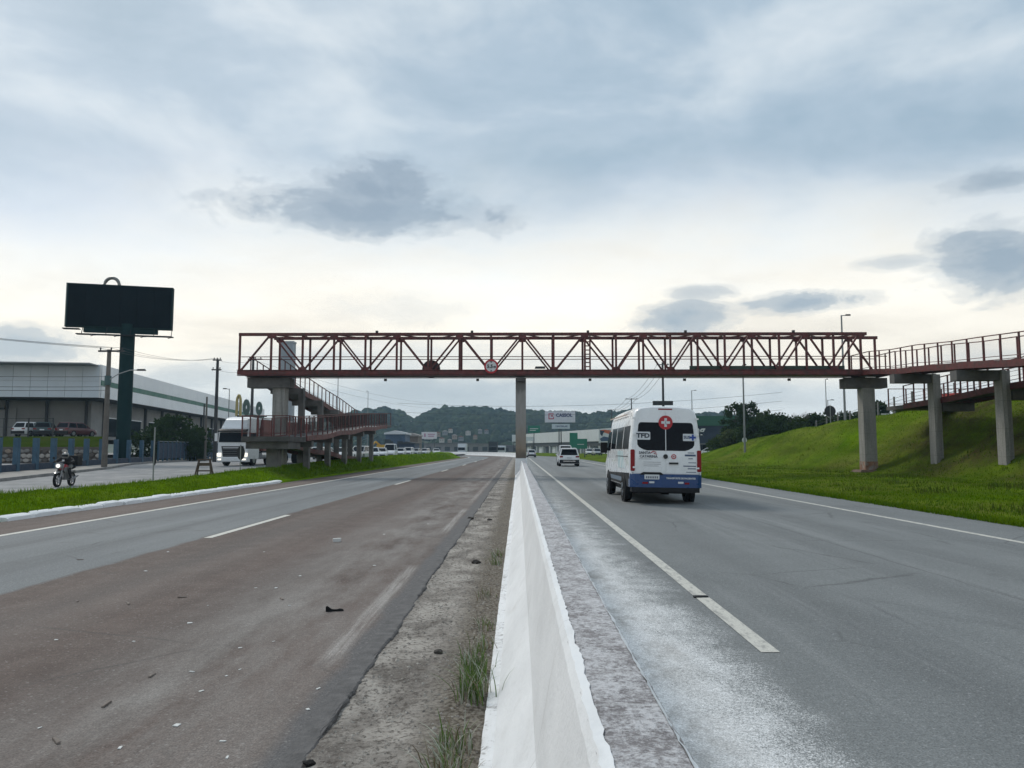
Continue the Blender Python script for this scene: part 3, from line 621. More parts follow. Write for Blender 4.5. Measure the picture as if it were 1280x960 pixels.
# signs fixed on the span
m_signback = mat('sign_back', (.045, .028, .028), .7, var=.2)
m_red = mat('sign_red', (.42, .012, .022), .45, var=.12, vscale=6); m_white = mat('sign_white', (.62, .63, .64), .5, var=.1, vscale=5); m_black = mat('sign_black', (.012, .012, .013), .5)
p = at(614, 458, YN - .16); sg = thing('clearance_sign', 'round white height limit sign with red ring reading 5.5 m on the truss', 'sign', (p.x, p.y, p.z))
b = MB(); b.disc((0, 0, 0), .40, th=.02, n=32); b.build('plate', m_white, sg)
b = MB(); b.ring((0, -.016, 0), .31, .41, th=.014, n=36); b.build('ring', m_red, sg)
for sgn in (1, -1):
    b = MB(); b.prism([(-.075, sgn * .29), (.075, sgn * .29), (0, sgn * .20)], -.020, -.012); b.build('arrow', m_black, sg)
text('5.5', .27, m_black, sg, (-.07, -.016, -.005), bold=.012); text('m', .19, m_black, sg, (.20, -.016, -.02), bold=.010)
p = at(539, 462, YF + .15); sg = thing('round_sign', 'back of a dark round sign fixed on the far side of the truss', 'sign', (p.x, p.y, p.z))
b = MB(); b.disc((0, 0, .04), .54, th=.02, n=32); b.build('plate', m_signback, sg)
b = MB(); b.box((0, -.03, 0), (.05, .03, .8)); b.build('bracket', STEEL_D, sg)

# ------------------------------------------------------------------ concrete piers of the bridge
def stain_and_dark_top():
    m = bpy.data.materials.new('mid_pier_concrete'); m.use_nodes = True; nt = m.node_tree; b = nt.nodes['Principled BSDF']
    pos = nt.nodes.new('ShaderNodeNewGeometry').outputs['Position']; x, y, z = nsep(nt, pos)
    c = nmix(nt, nramp(nt, nnoise(nt, nscale(nt, pos, (2, 2, .4)), 2, 6, .65), [(.35, 0.0), (.7, 1.0)]), (.32, .31, .295), (.24, .23, .22))
    zz = nmath(nt, 'ADD', z, nmath(nt, 'MULTIPLY', nmath(nt, 'SUBTRACT', nnoise(nt, nscale(nt, pos, (3, 3, .6)), 2, 5), .5), .9))
    c = nmix(nt, nmath(nt, 'MULTIPLY', nmath(nt, 'SUBTRACT', 1.0, smask(nt, zz, 1.3, 3.2)), .8), c, (.23, .165, .105))
    c = nmix(nt, nmath(nt, 'MULTIPLY', nmath(nt, 'SUBTRACT', 1.0, smask(nt, zz, 1.2, 1.55)), .8), c, (.11, .095, .085))
    c = nmix(nt, nmath(nt, 'MULTIPLY', smask(nt, zz, 4.75, 5.0), .6), c, (.10, .10, .10))  # column turns darker grey towards its top
    nt.links.new(c, b.inputs['Base Color']); b.inputs['Roughness'].default_value = .9
    return m
MIDP = stain_and_dark_top()
pr = thing('bridge_pier', 'tall slim concrete pillar standing on the median barrier under the bridge middle', 'pier', (.14, 44.8, 0))
b = MB(); b.box((0, 0, 3.2), (.60, .62, 4.95)); b.build('column', MIDP, pr)
b = MB(); b.box((0, 0, 5.55), (.42, 1.5, .26)); b.build('bearing', CONC_D, pr)
b = MB(); b.box((.02, 0, .52), (.74, 1.0, .96), top=.9); b.build('plinth', WASH, pr)
ORANGE = mat('clay_stain', (.24, .12, .07), .95, var=.3, vscale=4, color2=(.27, .25, .23), c2scale=3)
zp = bank_z(20.25, 44.8)
pr = thing('bridge_pier', 'concrete pillar with clay stained foot under the right end of the truss', 'pier', (20.25, 44.8, 0))
b = MB(); b.box((0, 0, (zp - .3 + 5.05) / 2), (.70, .72, 5.05 - zp + .3)); b.build('column', CONC, pr)
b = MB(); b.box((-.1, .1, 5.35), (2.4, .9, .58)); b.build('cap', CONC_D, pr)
b = MB(); b.box((-.35, .35, 5.685), (.55, 1.0, .09)); b.build('bearing', CONC_D, pr)
b = MB(); b.box((0, 0, zp + .15), (.73, .75, .75)); b.build('stained_foot', ORANGE, pr)
b = MB(); b.box((-.1, -.15, zp - .02), (1.5, 1.3, .14), top=.85); b.build('footing', mat('clay_soil', (.13, .085, .06), .95, var=.4), pr)
zp = verge_z(-14.0, 45)
pr = thing('bridge_pier', 'concrete pillar carrying the left end of the truss beside the ramp', 'pier', (-14.0, 45.0, 0))
b = MB(); b.box((0, 0, (zp - .4 + 5.1) / 2), (.72, .72, 5.1 - zp + .4)); b.build('column', CONC, pr)
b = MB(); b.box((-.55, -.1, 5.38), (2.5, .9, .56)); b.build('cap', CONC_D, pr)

# ------------------------------------------------------------------ ramps
def flight(parent, xa, xb, ys, rail_h=1.08, post=1.15, rails=('a', 'b'), wavy=.05, mesh=True):
    """deck on the stations ys = [(y, z)...] between x = xa and xb, edge beams, posts and rails on both edges"""
    L = [ys[0]]
    for (y0, z0), (y1, z1) in zip(ys, ys[1:]):
        n = max(1, int(abs(y1 - y0) / 1.2))
        for i in range(1, n + 1):
            t = i / n; L.append((y0 + (y1 - y0) * t, z0 + (z1 - z0) * t))
    b = MB(); b.loft([[(xa + .06, y, z - .10), (xb - .06, y, z - .10), (xb - .06, y, z), (xa + .06, y, z)] for y, z in L]); b.build('deck', CONC_D, parent)
    for e, x in (('a', xa), ('b', xb)):
        def wz(i): return wavy * math.sin(i * 1.05)
        b = MB(); b.loft([[(x - .05, y, z - .26 + wz(i)), (x + .05, y, z - .26 + wz(i)), (x + .05, y, z + .03 + wz(i)), (x - .05, y, z + .03 + wz(i))] for i, (y, z) in enumerate(L)]); b.build('edge_beam', STEEL, parent)
        if e not in rails: continue
        b = MB(); b.loft([[(x - .03, y, z + rail_h - .04), (x + .03, y, z + rail_h - .04), (x + .03, y, z + rail_h), (x - .03, y, z + rail_h)] for y, z in L]); b.build('handrail', STEEL, parent)
        b = MB(); b.tube([(x, y, z + .17) for y, z in L], .016, 5); b.build('toe_rail', STEEL, parent)
        tot = abs(L[-1][0] - L[0][0]); n = max(1, int(round(tot / post)))
        for i in range(n + 1):
            yy = L[0][0] + (L[-1][0] - L[0][0]) * i / n
            zz = np.interp(yy, *zip(*sorted(L)))
            b = MB(); b.box((x, yy, zz + rail_h / 2), (.06, .06, rail_h)); b.build('rail_post', STEEL, parent)
        if mesh:                                 # thin bars between the posts
            b = MB(); nb = int(tot / .145)
            for i in range(nb):
                yy = L[0][0] + (L[-1][0] - L[0][0]) * (i + .5) / nb; zz = float(np.interp(yy, *zip(*sorted(L))))
                b.box((x, yy, zz + .17 + (rail_h - .19) / 2), (.014, .014, rail_h - .21))
            b.build('rail_bars', STEEL_D, parent)['kind'] = 'stuff'
def crossrail(parent, x0, x1, y, z, h=1.08, n=3, mesh=True):
    b = MB(); b.bar((x0, y, z + h - .02), (x1, y, z + h - .02), .05, .04); b.build('handrail', STEEL, parent)
    b = MB(); b.bar((x0, y, z + .17), (x1, y, z + .17), .03, .03); b.build('toe_rail', STEEL, parent)
    for i in range(n + 1):
        x = x0 + (x1 - x0) * i / n; b = MB(); b.box((x, y, z + h / 2), (.06, .06, h)); b.build('rail_post', STEEL, parent)
    if mesh:
        b = MB(); nb = int(abs(x1 - x0) / .145)
        for i in range(nb): b.box((x0 + (x1 - x0) * (i + .5) / nb, y, z + .17 + (h - .19) / 2), (.014, .014, h - .21))
        b.build('rail_bars', STEEL_D, parent)['kind'] = 'stuff'

rl = thing('access_ramp', 'maroon railed switchback ramp leading up to the left end of the footbridge', 'ramp', (0, 0, 0))
xu0, xu1, xl0, xl1 = XK[0] + .05, XK[1] - .05, -13.5, -11.7
flight(rl, xu0, xu1, [(45.75, 5.95), (47, 5.85), (52, 5.32), (57, 4.88), (62, 4.5), (68.2, 3.85)], mesh=False)
flight(rl, xl0, xl1, [(68.2, 3.62), (60, 3.22), (51, 2.70), (42.4, 2.18)])
b = MB(); b.box(((xu0 + xl1) / 2, 69.3, 3.62), (xl1 - xu0 + .1, 2.2, .22)); b.build('landing', CONC_D, rl)
crossrail(rl, xu0, xl1, 70.35, 3.74, n=4)
b = MB(); b.box(((-14.15 + xl1) / 2, 40.75, 2.04), (xl1 + 14.15, 3.2, .26)); b.build('landing', mat('dark_slab', (.07, .065, .062), .9, var=.3, vscale=2), rl)
b = MB(); b.box(((-14.15 + xl1) / 2, 40.6, 1.72), (xl1 + 13.9, 2.2, .36)); b.build('landing_beam', CONC_D, rl)
crossrail(rl, -14.12, xl1, 39.2, 2.17, n=3, mesh=False); crossrail(rl, -14.12, -13.6, 42.3, 2.17, n=1, mesh=False)
for x in (-14.1, xl1 - .02):
    b = MB(); b.bar((x, 39.25, 3.23), (x, 42.3, 3.23), .05, .04); b.build('handrail', STEEL, rl)
    for yy in (40.3, 41.4): b = MB(); b.box((x, yy, 2.7), (.06, .06, 1.06)); b.build('rail_post', STEEL, rl)
    b = MB()
    for k in range(20): b.box((x, 39.35 + k * .145, 2.68), (.014, .014, .9))
    b.build('rail_bars', STEEL_D, rl)['kind'] = 'stuff'
flight(rl, -14.0, -12.65, [(42.4, 1.82), (52, 1.30), (60, .85), (66, .6)], rails=(), mesh=False)
for i, yy in enumerate((43.8, 48.6, 53.3, 58.2, 63.0)):
    zl = float(np.interp(yy, [42.4, 51, 60, 68.2], [2.18, 2.70, 3.22, 3.62])) - .28
    zu = float(np.interp(yy, [47, 52, 57, 62, 68.2], [5.85, 5.32, 4.88, 4.5, 3.85])) - .28
    zg = verge_z(-12.1, yy) - .3
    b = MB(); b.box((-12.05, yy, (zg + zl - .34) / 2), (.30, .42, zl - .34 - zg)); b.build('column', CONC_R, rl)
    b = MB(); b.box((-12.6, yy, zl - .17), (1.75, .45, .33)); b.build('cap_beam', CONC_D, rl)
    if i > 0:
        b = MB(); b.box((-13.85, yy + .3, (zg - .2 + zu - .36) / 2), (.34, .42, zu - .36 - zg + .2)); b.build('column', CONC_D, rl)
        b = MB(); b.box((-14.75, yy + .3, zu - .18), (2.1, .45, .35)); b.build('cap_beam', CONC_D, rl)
b = MB(); b.box((-12.9, 40.6, .85), (.62, .62, 1.6)); b.build('column', CONC_R, rl)

rr = thing('access_ramp', 'maroon railed ramp descending from the right end of the footbridge above the bank', 'ramp', (0, 0, 0))
xa, xb = XK[-2] + .05, XK[-1] - .06
UP = [(45.4, 5.98), (43.2, 5.95), (40.5, 5.72), (38, 5.62), (35, 5.36), (32.5, 5.22), (28, 4.92), (25.5, 4.8)]
flight(rr, xa, xb, UP, mesh=False, wavy=.035)
LOW = [(25.5, 4.70), (33, 4.42), (40, 4.15), (43.4, 4.02)]
flight(rr, xb + .55, xb + 2.2, LOW, mesh=False, wavy=.03)
b = MB(); b.box(((xa + xb + 2.2) / 2, 24.5, 4.68), (xb + 2.2 - xa, 2.2, .22)); b.build('landing', CONC_D, rr)
crossrail(rr, xa, xb + 2.2, 23.5, 4.8, n=4, mesh=False)
b = MB(); b.box((xb + 3.2, 44.4, 3.9), (5.4, 2.0, .22)); b.build('landing', CONC_D, rr)
crossrail(rr, xb + .6, xb + 5.8, 45.3, 4.0, n=5, mesh=False)
for i, yy in enumerate((39.7, 34.1, 28.6)):
    zc = float(np.interp(yy, *zip(*sorted(UP)))) - .30; x = xb + .27; zg = bank_z(x, yy) - .4
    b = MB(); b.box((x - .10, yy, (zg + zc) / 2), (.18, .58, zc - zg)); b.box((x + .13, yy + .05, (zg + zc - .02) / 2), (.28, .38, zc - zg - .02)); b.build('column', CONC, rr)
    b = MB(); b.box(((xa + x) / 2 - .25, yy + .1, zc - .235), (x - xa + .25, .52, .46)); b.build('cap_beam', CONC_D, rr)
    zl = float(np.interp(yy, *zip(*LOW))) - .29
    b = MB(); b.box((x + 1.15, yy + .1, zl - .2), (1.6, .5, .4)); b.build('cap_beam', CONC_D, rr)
# ------------------------------------------------------------------ vehicles
WHITE = mat('vehicle_white', (.78, .79, .80), .28, var=.04, vscale=2, coat=.5, local=True, color2=(.64, .64, .635), c2scale=1.3, c2lo=.52, c2hi=.85)
GLASS = mat('dark_glass', (.004, .006, .010), .08, spec=.12)
GLASS_M = mat('mid_glass', (.05, .06, .07), .08, spec=.5)
RUBBER = mat('tyre_rubber', (.012, .012, .013), .85, var=.2, spec=.2)
RIM = mat('wheel_rim', (.35, .36, .37), .35, metal=.8)
BLKP = mat('black_plastic', (.014, .014, .016), .6, var=.2, spec=.25)
TAIL = mat('tail_light_red', (.22, .003, .007), .3, coat=.1, spec=.2)
PLATE = mat('plate_white', (.62, .64, .66), .4)
BLUE = mat('van_blue', (.008, .048, .165), .32, var=.1, coat=.4, local=True)
def wheel(parent, x, y, r=.34, w=.24, rimm=None):
    n = 22; prof = [(.60 * r, .5 * w), (.92 * r, .5 * w), (r, .36 * w), (r, -.36 * w), (.92 * r, -.5 * w), (.60 * r, -.5 * w)]
    b = MB(); b.loft([[(x + o, y + rr * math.cos(t), r + rr * math.sin(t)) for rr, o in prof] for t in [2 * math.pi * k / n for k in range(n + 1)]], cap=False)
    wh = b.build('wheel', RUBBER, parent, smooth=40)
    sg = 1 if x > 0 else -1
    b = MB(); b.disc((x + sg * w * .28, y, r), .62 * r, axis='x', th=w * .35, n=18)
    for k in range(5):
        t = 2 * math.pi * k / 5; b.bar((x + sg * w * .47, y, r), (x + sg * w * .47, y + .55 * r * math.cos(t), r + .55 * r * math.sin(t)), .05, .03)
    b.build('rim', rimm or RIM, wh)
    return wh

# ---- the patient transport van
VAN_Y, VAN_X = 21.35, 4.05
van = thing('ambulance_van', 'white and blue patient transport van with red cross seen from behind in the right lane', 'van', (VAN_X, VAN_Y, 0), 0.0, rx=0.0, ry=R(1.0))
BASEP = [(0, .50), (.86, .50), (.965, .56), (.99, .75), (1.005, 1.0), (1.0, 1.3), (.965, 1.75), (.92, 2.15), (.885, 2.42), (.83, 2.575), (.70, 2.665), (.40, 2.70), (0, 2.71)]
def lean(z): return .10 * max(0, z - 1.3) / 1.4 if z > 1.3 else .0
def vsec(y, ws, h, zb, ln):
    pts = []
    for (x, z) in BASEP:
        zz = z if z <= 1.0 else 1.0 + (z - 1.0) * (h - 1.0) / 1.71
        if z <= .56: zz = zb + (z - .5)
        pts.append((x * ws, zz))
    full = [(-x, z) for x, z in pts[::-1][:-1]] + pts     # top centre ... left ... bottom ... right ... top
    full = full[:-1] if full[0] == full[-1] else full
    return [(x, y + (lean(z) * ln), z) for x, z in full]
STN = [(.0, .955, 2.67, .50, 1), (.035, .985, 2.695, .48, 1), (.12, 1, 2.71, .45, 1), (.6, 1, 2.72, .42, .6), (1.6, 1, 2.73, .40, 0), (3.2, 1, 2.73, .40, 0), (4.6, 1, 2.71, .40, 0), (5.0, .995, 2.66, .40, 0), (5.35, .98, 2.45, .4, 0),
       (5.7, .97, 2.05, .4, 0), (6.0, .96, 1.68, .4, 0), (6.2, .95, 1.42, .4, 0), (6.55, .92, 1.25, .38, 0), (6.8, .84, 1.1, .4, 0), (6.9, .7, 1.02, .5, 0)]
b = MB(); b.loft([vsec(*s) for s in STN], cap=False)
n = len(vsec(*STN[0]))
r0 = vsec(*STN[0]); o0 = len(b.v); b.v.extend(r0)                     # rear wall as level strips so that it follows the lean
half = (n) // 2
b.f.extend([(o0 + k, o0 + k + 1, o0 + n - 1 - k - 1 + 0, o0 + n - 1 - k + 0) for k in range(0, half - 1)])
r1 = vsec(*STN[-1]); o1 = len(b.v); b.v.extend(r1); b.f.append(tuple(range(o1, o1 + n)))
b.build('body', WHITE, van, smooth=38)
def rear(name, m, rows, off=.006, th=.01, parent=None):
    """a thin panel on the rear wall: rows = [(z, x_left, x_right)...]"""
    b = MB(); vs = []
    for z, xl, xr in rows:
        vs += [(xl, lean(z) - off, z), (xr, lean(z) - off, z), (xr, lean(z) - off + th, z), (xl, lean(z) - off + th, z)]
    k = len(rows)
    fs = [(0, 1, 2, 3), tuple(4 * (k - 1) + i for i in (3, 2, 1, 0))]
    for j in range(k - 1):
        a, c = 4 * j, 4 * j + 4
        for i in range(4): fs.append((a + i, a + (i + 1) % 4, c + (i + 1) % 4, c + i))
    b.add(vs, fs); return b.build(name, m, parent or van)
def rounded(z0, z1, xl, xr, r, n=5):
    rows = []
    for i in range(n + 1):
        t = math.pi / 2 * i / n; rows.append((z0 + r - r * math.cos(t), xl + r - r * math.sin(t), xr - r + r * math.sin(t)))
    for i in range(n + 1):
        t = math.pi / 2 * i / n; rows.append((z1 - r + r * math.sin(t), xl + r - r * math.cos(t), xr - r + r * math.cos(t)))
    return rows
for sgn in (-1, 1):                                                    # two rear doors, proud of the body with a dark gap between
    def X(a, c): return (a, c) if sgn > 0 else (-c, -a)
    rows = []
    for z, w in ((.84, .83), (.86, .845), (1.3, .845), (1.75, .82), (2.15, .785), (2.40, .755), (2.52, .70), (2.56, .62)): rows.append((z, *X(.006, w)))
    d = rear('rear_door', WHITE, rows, .014, .012)
    rows = []
    for (z, w) in ((1.47, .52), (1.50, .63), (1.56, .74), (1.63, .785), (1.75, .79), (2.0, .775), (2.18, .755), (2.23, .73), (2.25, .69)): rows.append((z, *X(.012, w)))
    rear('window', GLASS, rows, .020, .008, d)
    for z in (1.0, 1.92, 2.36):
        bb = MB(); bb.box((sgn * .865, lean(z) - .015, z), (.10, .03, .045)); bb.build('hinge', WHITE, d)
    rows = rounded(.90, 1.49, *X(.86, .975), .03)
    tl = rear('tail_light', TAIL, rows, .022, .05)
    rear('reversing_lens', PLATE, rounded(.81, .885, *X(.855, .96), .02), .022, .05, tl)
    rear('lens_mark', m_black, rounded(.835, .86, *X(.90, .925), .005), .026, .01, tl)
    rear('red_reflector', TAIL, rounded(.555, .605, *X(.50, .63) if sgn > 0 else (-.66, -.50), .012), .085, .01)
    rear('white_reflector', PLATE, rounded(.575, .625, *X(.32, .47) if sgn > 0 else (-.47, -.33), .012), .085, .01)
b = MB(); b.loft([[(-.86, -.07, z0), (.86, -.07, z0), (.985, .02, z0), (.99, .30, z0), (-.99, .30, z0), (-.985, .02, z0)] for z0 in (.46, .49, .80, .825)]); b.build('bumper', BLUE, van, smooth=30)
b = MB(); b.loft([[(-.80, -.085, z0), (.80, -.085, z0), (.93, .0, z0), (.95, .25, z0), (-.95, .25, z0), (-.93, .0, z0)] for z0 in (.33, .36, .46)]); b.build('bumper_valance', BLKP, van)
rear('step_recess', BLKP, [(.80, -.72, -.08), (.845, -.68, -.11), (.875, -.62, -.16)], .078, .08)
rear('number_plate', PLATE, rounded(.68, .81, -.60, -.19, .015), .080, .01)
b = MB()
for k in range(7): b.box((-.545 + k * .05, -.083, .735), (.028, .004, .06))
b.build('plate_characters', mat('plate_ink', (.12, .13, .16), .5), van)
rear('brake_light', TAIL, [(2.605, -.20, .20), (2.64, -.19, .19)], .004, .03)
rear('centre_mullion', WHITE, [(1.47, -.008, .008), (2.25, -.008, .008)], .016, .01)
# markings
b = MB(); b.disc((0, lean(2.24) - .028, 2.25), .195, th=.012, n=36); em = b.build('red_cross_disc', m_red, van)
b = MB(); b.box((0, lean(2.24) - .037, 2.25), (.07, .008, .24)); b.box((0, lean(2.24) - .037, 2.25), (.24, .0082, .07)); b.build('cross', PLATE, em)
b = MB(); b.tube([(.02, lean(2.2) - .043, 2.19), (-.01, lean(2.2) - .043, 2.25), (.015, lean(2.2) - .043, 2.31)], .009, 6); b.build('serpent', mat('grey_ink', (.2, .21, .22), .5), em)
tp = rear('sticker', PLATE, rounded(1.765, 1.985, -.83, -.43, .025), .032, .012)
text('TFD', .17, mat('ink_dark', (.03, .04, .06), .5), tp, (-.63, lean(1.87) - .036, 1.873), bold=.007, sx=1.18)
tp = rear('sticker', PLATE, rounded(1.745, 1.945, .475, .84, .02), .032, .012)
text('SUS', .11, mat('ink_slate', (.07, .10, .17), .5), tp, (.585, lean(1.85) - .036, 1.845), bold=.004)
b = MB(); b.box((.745, lean(1.85) - .037, 1.845), (.055, .006, .17)); b.box((.745, lean(1.85) - .037, 1.845), (.17, .0062, .055)); b.build('blue_cross', mat('ink_blue', (.02, .06, .30), .5), tp)
INK = MATS['ink_dark']; SL = MATS['ink_slate']
text('SANTA', .10, INK, van, (-.585, -.020, 1.405), bold=.002); text('CATARINA', .10, INK, van, (-.48, -.020, 1.305), bold=.002)
b = MB(); b.tube([(-.42, -.02, 1.41), (-.34, -.02, 1.45), (-.27, -.02, 1.43), (-.33, -.02, 1.39), (-.25, -.02, 1.37)], .012, 6); b.build('red_emblem', m_red, van)
b = MB()
for (x0, x1, z) in ((-.74, -.40, 1.235), (-.62, -.14, 1.15), (-.62, -.14, 1.095), (-.62, -.20, 1.045)): b.box(((x0 + x1) / 2, -.018, z), (x1 - x0, .004, .012))
b.build('small_print', mat('ink_grey', (.32, .33, .35), .5), van)
b = MB()
for (x0, x1, z, h) in ((.60, .78, 1.42, .02), (.52, .82, 1.35, .05), (.62, .74, 1.26, .02), (.62, .83, 1.15, .018), (.48, .83, 1.055, .026), (.60, .83, .985, .026), (.56, .83, .89, .018)): b.box(((x0 + x1) / 2, -.018, z), (x1 - x0, .004, h))
b.build('small_print', SL, van)
b = MB(); b.disc((-.012, -.03, 1.31), .062, th=.03, n=20); b.build('door_emblem', m_black, van)
b = MB(); b.ring((.215, -.022, 1.31), .045, .068, th=.006, n=22); b.build('red_ring', m_red, van)
b = MB(); b.box((.215, -.022, 1.31), (.014, .005, .05)); b.box((.215, -.0222, 1.31), (.05, .005, .014)); b.build('red_cross', m_red, van)
b = MB(); b.box((.21, -.034, 1.125), (.25, .035, .05)); b.build('door_handle', m_black, van)
text('TRANSPORTE DE PACIENTES', .062, PLATE, van, (.40, -.075, .715), bold=.0025)
# flanks
for sgn in (-1, 1):
    def wx(z): return float(np.interp(z, [.5, .75, 1.0, 1.3, 1.75, 2.15, 2.42], [.95, .99, 1.005, 1.0, .965, .92, .885]))
    def side(name, m, pts, off=.008, th=.012):
        zs = sorted(set(z for _, z in pts)); vs = [(sgn * (wx(z) + off), y, z) for y, z in pts] + [(sgn * (wx(z) + off - th), y, z) for y, z in pts]; k = len(pts)
        b = MB(); b.add(vs, [tuple(range(k)), tuple(range(2 * k - 1, k - 1, -1))] + [(i, i + k, (i + 1) % k + k, (i + 1) % k) for i in range(k)]); return b.build(name, m, van)
    for (y0, y1) in ((.35, 1.55), (1.70, 3.05), (3.2, 4.35)): side('side_window', GLASS, [(y0, 1.50), (y1, 1.50), (y1, 2.16), (y0, 2.16)])
    side('cab_window', GLASS, [(4.5, 1.45), (5.75, 1.45), (5.35, 2.08), (4.55, 2.08)])
    side('side_graphic', mat('pale_teal_print', (.42, .55, .57), .4, color2=(.66, .70, .71), c2scale=2.2, local=True), [(.9, .95), (2.3, .95), (2.7, 1.45), (1.5, 1.45)])
    side('sill_cladding', BLKP, [(.12, .44), (5.3, .44), (5.3, .74), (.12, .84)], .012, .02)
    side('sill_print', mat('steel_blue_print', (.14, .19, .25), .4), [(1.75, .50), (4.4, .50), (4.4, .68), (1.75, .68)], .018, .01)
    for (yy, z0, z1) in ((1.62, .9, 2.3), (3.12, .9, 2.3), (4.42, .8, 2.3), (.28, .9, 2.35)): side('panel_gap', BLKP, [(yy, z0), (yy + .012, z0), (yy + .012, z1), (yy, z1)], .003, .01)
    side('slide_rail', BLKP, [(.35, 1.28), (2.9, 1.28), (2.9, 1.30), (.35, 1.30)], .006, .012)
    b = MB(); b.box((sgn * .93, 3.0, 2.50), (.03, 4.0, .035)); b.build('roof_rail', mat('pale_orange_trim', (.52, .42, .37), .5), van)
    for yy in (1.30, 5.0):
        b = MB(); b.disc((sgn * .955, yy, .36), .44, axis='x', th=.10, n=28); b.build('wheel_arch', BLKP, van)
        wheel(van, sgn * .90, yy, .345, .25)
    b = MB(); b.box((sgn * 1.12, 5.35, 1.55), (.22, .10, .36)); b.bar((sgn * .95, 5.4, 1.5), (sgn * 1.08, 5.36, 1.52), .05, .05); b.build('mirror', BLKP, van)
b = MB(); b.box((0, 3.5, .40), (1.62, 6.0, .26)); b.build('floor_shade_block', BLKP, van); b = MB(); b.box((0, 1.3, .29), (1.5, .12, .12)); b.build('axle', BLKP, van); b = MB(); b.tube([(.5, .1, .36), (.5, 1.0, .36)], .035, 8); b.build('exhaust', BLKP, van)  # floor box added low to deepen the shadow under the van

# ---- generic cars
def car(name, label, cat, loc, rz, paint, kind='suv', group=None, detail=True):
    t = thing(name, label, cat, loc, rz, group)
    if kind == 'suv': L, W, H, belt, prof = 4.4, 1.84, 1.64, 1.02, [(0, .86), (.05, 1.0), (3.1, .98), (3.3, .97), (4.1, .90), (4.4, .72)]; cab = (.10, .40, 2.55, 3.35)
    elif kind == 'sedan': L, W, H, belt, prof = 4.4, 1.76, 1.45, .92, [(0, .82), (.06, .95), (.7, .97), (3.2, .93), (4.2, .80), (4.4, .6)]; cab = (.45, 1.15, 2.35, 3.25)
    elif kind == 'hatch': L, W, H, belt, prof = 3.9, 1.70, 1.50, .95, [(0, .80), (.05, .95), (2.8, .93), (3.7, .80), (3.9, .6)]; cab = (.08, .35, 2.15, 2.95)
    else: L, W, H, belt, prof = 4.9, 1.85, 2.05, 1.12, [(0, 1.0), (.05, 1.10), (3.8, 1.10), (4.6, .95), (4.9, .7)]; cab = (.04, .18, 3.0, 3.95)
    hw = W / 2; ys = sorted(set([0, .05, .15, .5, 1.2, 2.2, 3.0, L * .78, L * .9, L * .97, L]))
    rings = []
    for y in ys:
        zt = lerp(prof, y); e = 0 if .1 < y < L - .3 else (.05 if y > .02 and y < L - .02 else .12); w = hw - e
        rings.append([(-w + .06, y, .26), (w - .06, y, .26), (w, y, .42), (w, y, zt - .22), (w - .05, y, zt - .04), (w - .16, y, zt), (-w + .16, y, zt), (-w + .05, y, zt - .04), (-w, y, zt - .22), (-w, y, .42)])
    b = MB(); b.loft(rings); b.build('body', paint, t, smooth=35)
    c0, c1, c2, c3 = cab; wb, wr = hw - .10, hw - .27; zb = belt - .06; zr = H - .06
    b = MB(); b.loft([[(-wb, c0, zb), (wb, c0, zb), (wb, c3, zb), (-wb, c3, zb)], [(-wr, c1, zr), (wr, c1, zr), (wr, c2, zr), (-wr, c2, zr)]]); gl = b.build('glass', GLASS, t)
    b = MB(); b.loft([[(-wr - .03, c1 - .05, zr - .04), (wr + .03, c1 - .05, zr - .04), (wr + .03, c2 + .05, zr - .04), (-wr - .03, c2 + .05, zr - .04)], [(-wr, c1, H - .01), (wr, c1, H - .01), (wr, c2, H - .01), (-wr, c2, H - .01)], [(-wr + .1, c1 + .1, H + .01), (wr - .1, c1 + .1, H + .01), (wr - .1, c2 - .1, H + .01), (-wr + .1, c2 - .1, H + .01)]]); b.build('roof', paint, t, smooth=30)
    for sx in (-1, 1):
        b = MB(); b.bar((sx * wb, c0, zb), (sx * wr, c1, zr), .09, .09); b.bar((sx * wb, c3, zb), (sx * wr, c2, zr), .06, .06); mid = (c1 + c2) / 2; b.bar((sx * (wb + .005), mid, zb), (sx * (wr + .005), mid, zr), .07, .04); b.build('pillar', paint, t)
        for y in (L * .19, L * .81): wheel(t, sx * (hw - .10), y, .33 if kind != 'suv' else .36, .22)
        b = MB(); b.box((sx * (hw - .20), .03, belt - .15), (.30, .10, .13)); b.build('tail_light', TAIL, t)
        b = MB(); b.box((sx * (hw - .25), L - .14, .68), (.32, .12, .12)); b.build('headlight', PLATE, t)
        b = MB(); b.box((sx * (hw + .06), c3 - .45, belt + .03), (.16, .1, .12)); b.build('mirror', paint, t)
    b = MB(); b.box((0, .0, .44), (W - .10, .12, .30)); b.build('bumper', BLKP, t); b = MB(); b.box((0, L - .04, .38), (W - .3, .1, .2)); b.build('front_bumper', BLKP, t)
    b = MB(); b.box((0, -.03, belt - .24), (.40, .02, .12)); b.build('number_plate', PLATE, t)
    b = MB(); b.box((0, L / 2, .30), (W - .5, L - 1.0, .14)); b.build('underbody', BLKP, t)
    return t
suv = car('car', 'white sport utility car driving away ahead of the blue and white van', 'car', (4.55, 69, 0), 0, WHITE, 'suv')
b = MB(); b.box((0, -.065, .47), (1.1, .05, .06)); b.build('chrome_strip', mat('chrome', (.6, .6, .6), .25, metal=.9), suv)
b = MB(); b.box((0, .13, 1.60), (1.3, .25, .04)); b.build('spoiler', WHITE, suv)
car('delivery_van', 'white delivery van just beyond the white sport utility car', 'van', (6.0, 98, 0), 0, WHITE, 'van')
car('car', 'white car half hidden behind the pillar on the median barrier', 'car', (2.6, 150, 0), R(3), WHITE, 'hatch')
car('car', 'white car parked in front of the dark navy store on the right', 'car', (33.6, 128, bank_z(33, 128) + .05), R(80), WHITE, 'sedan')

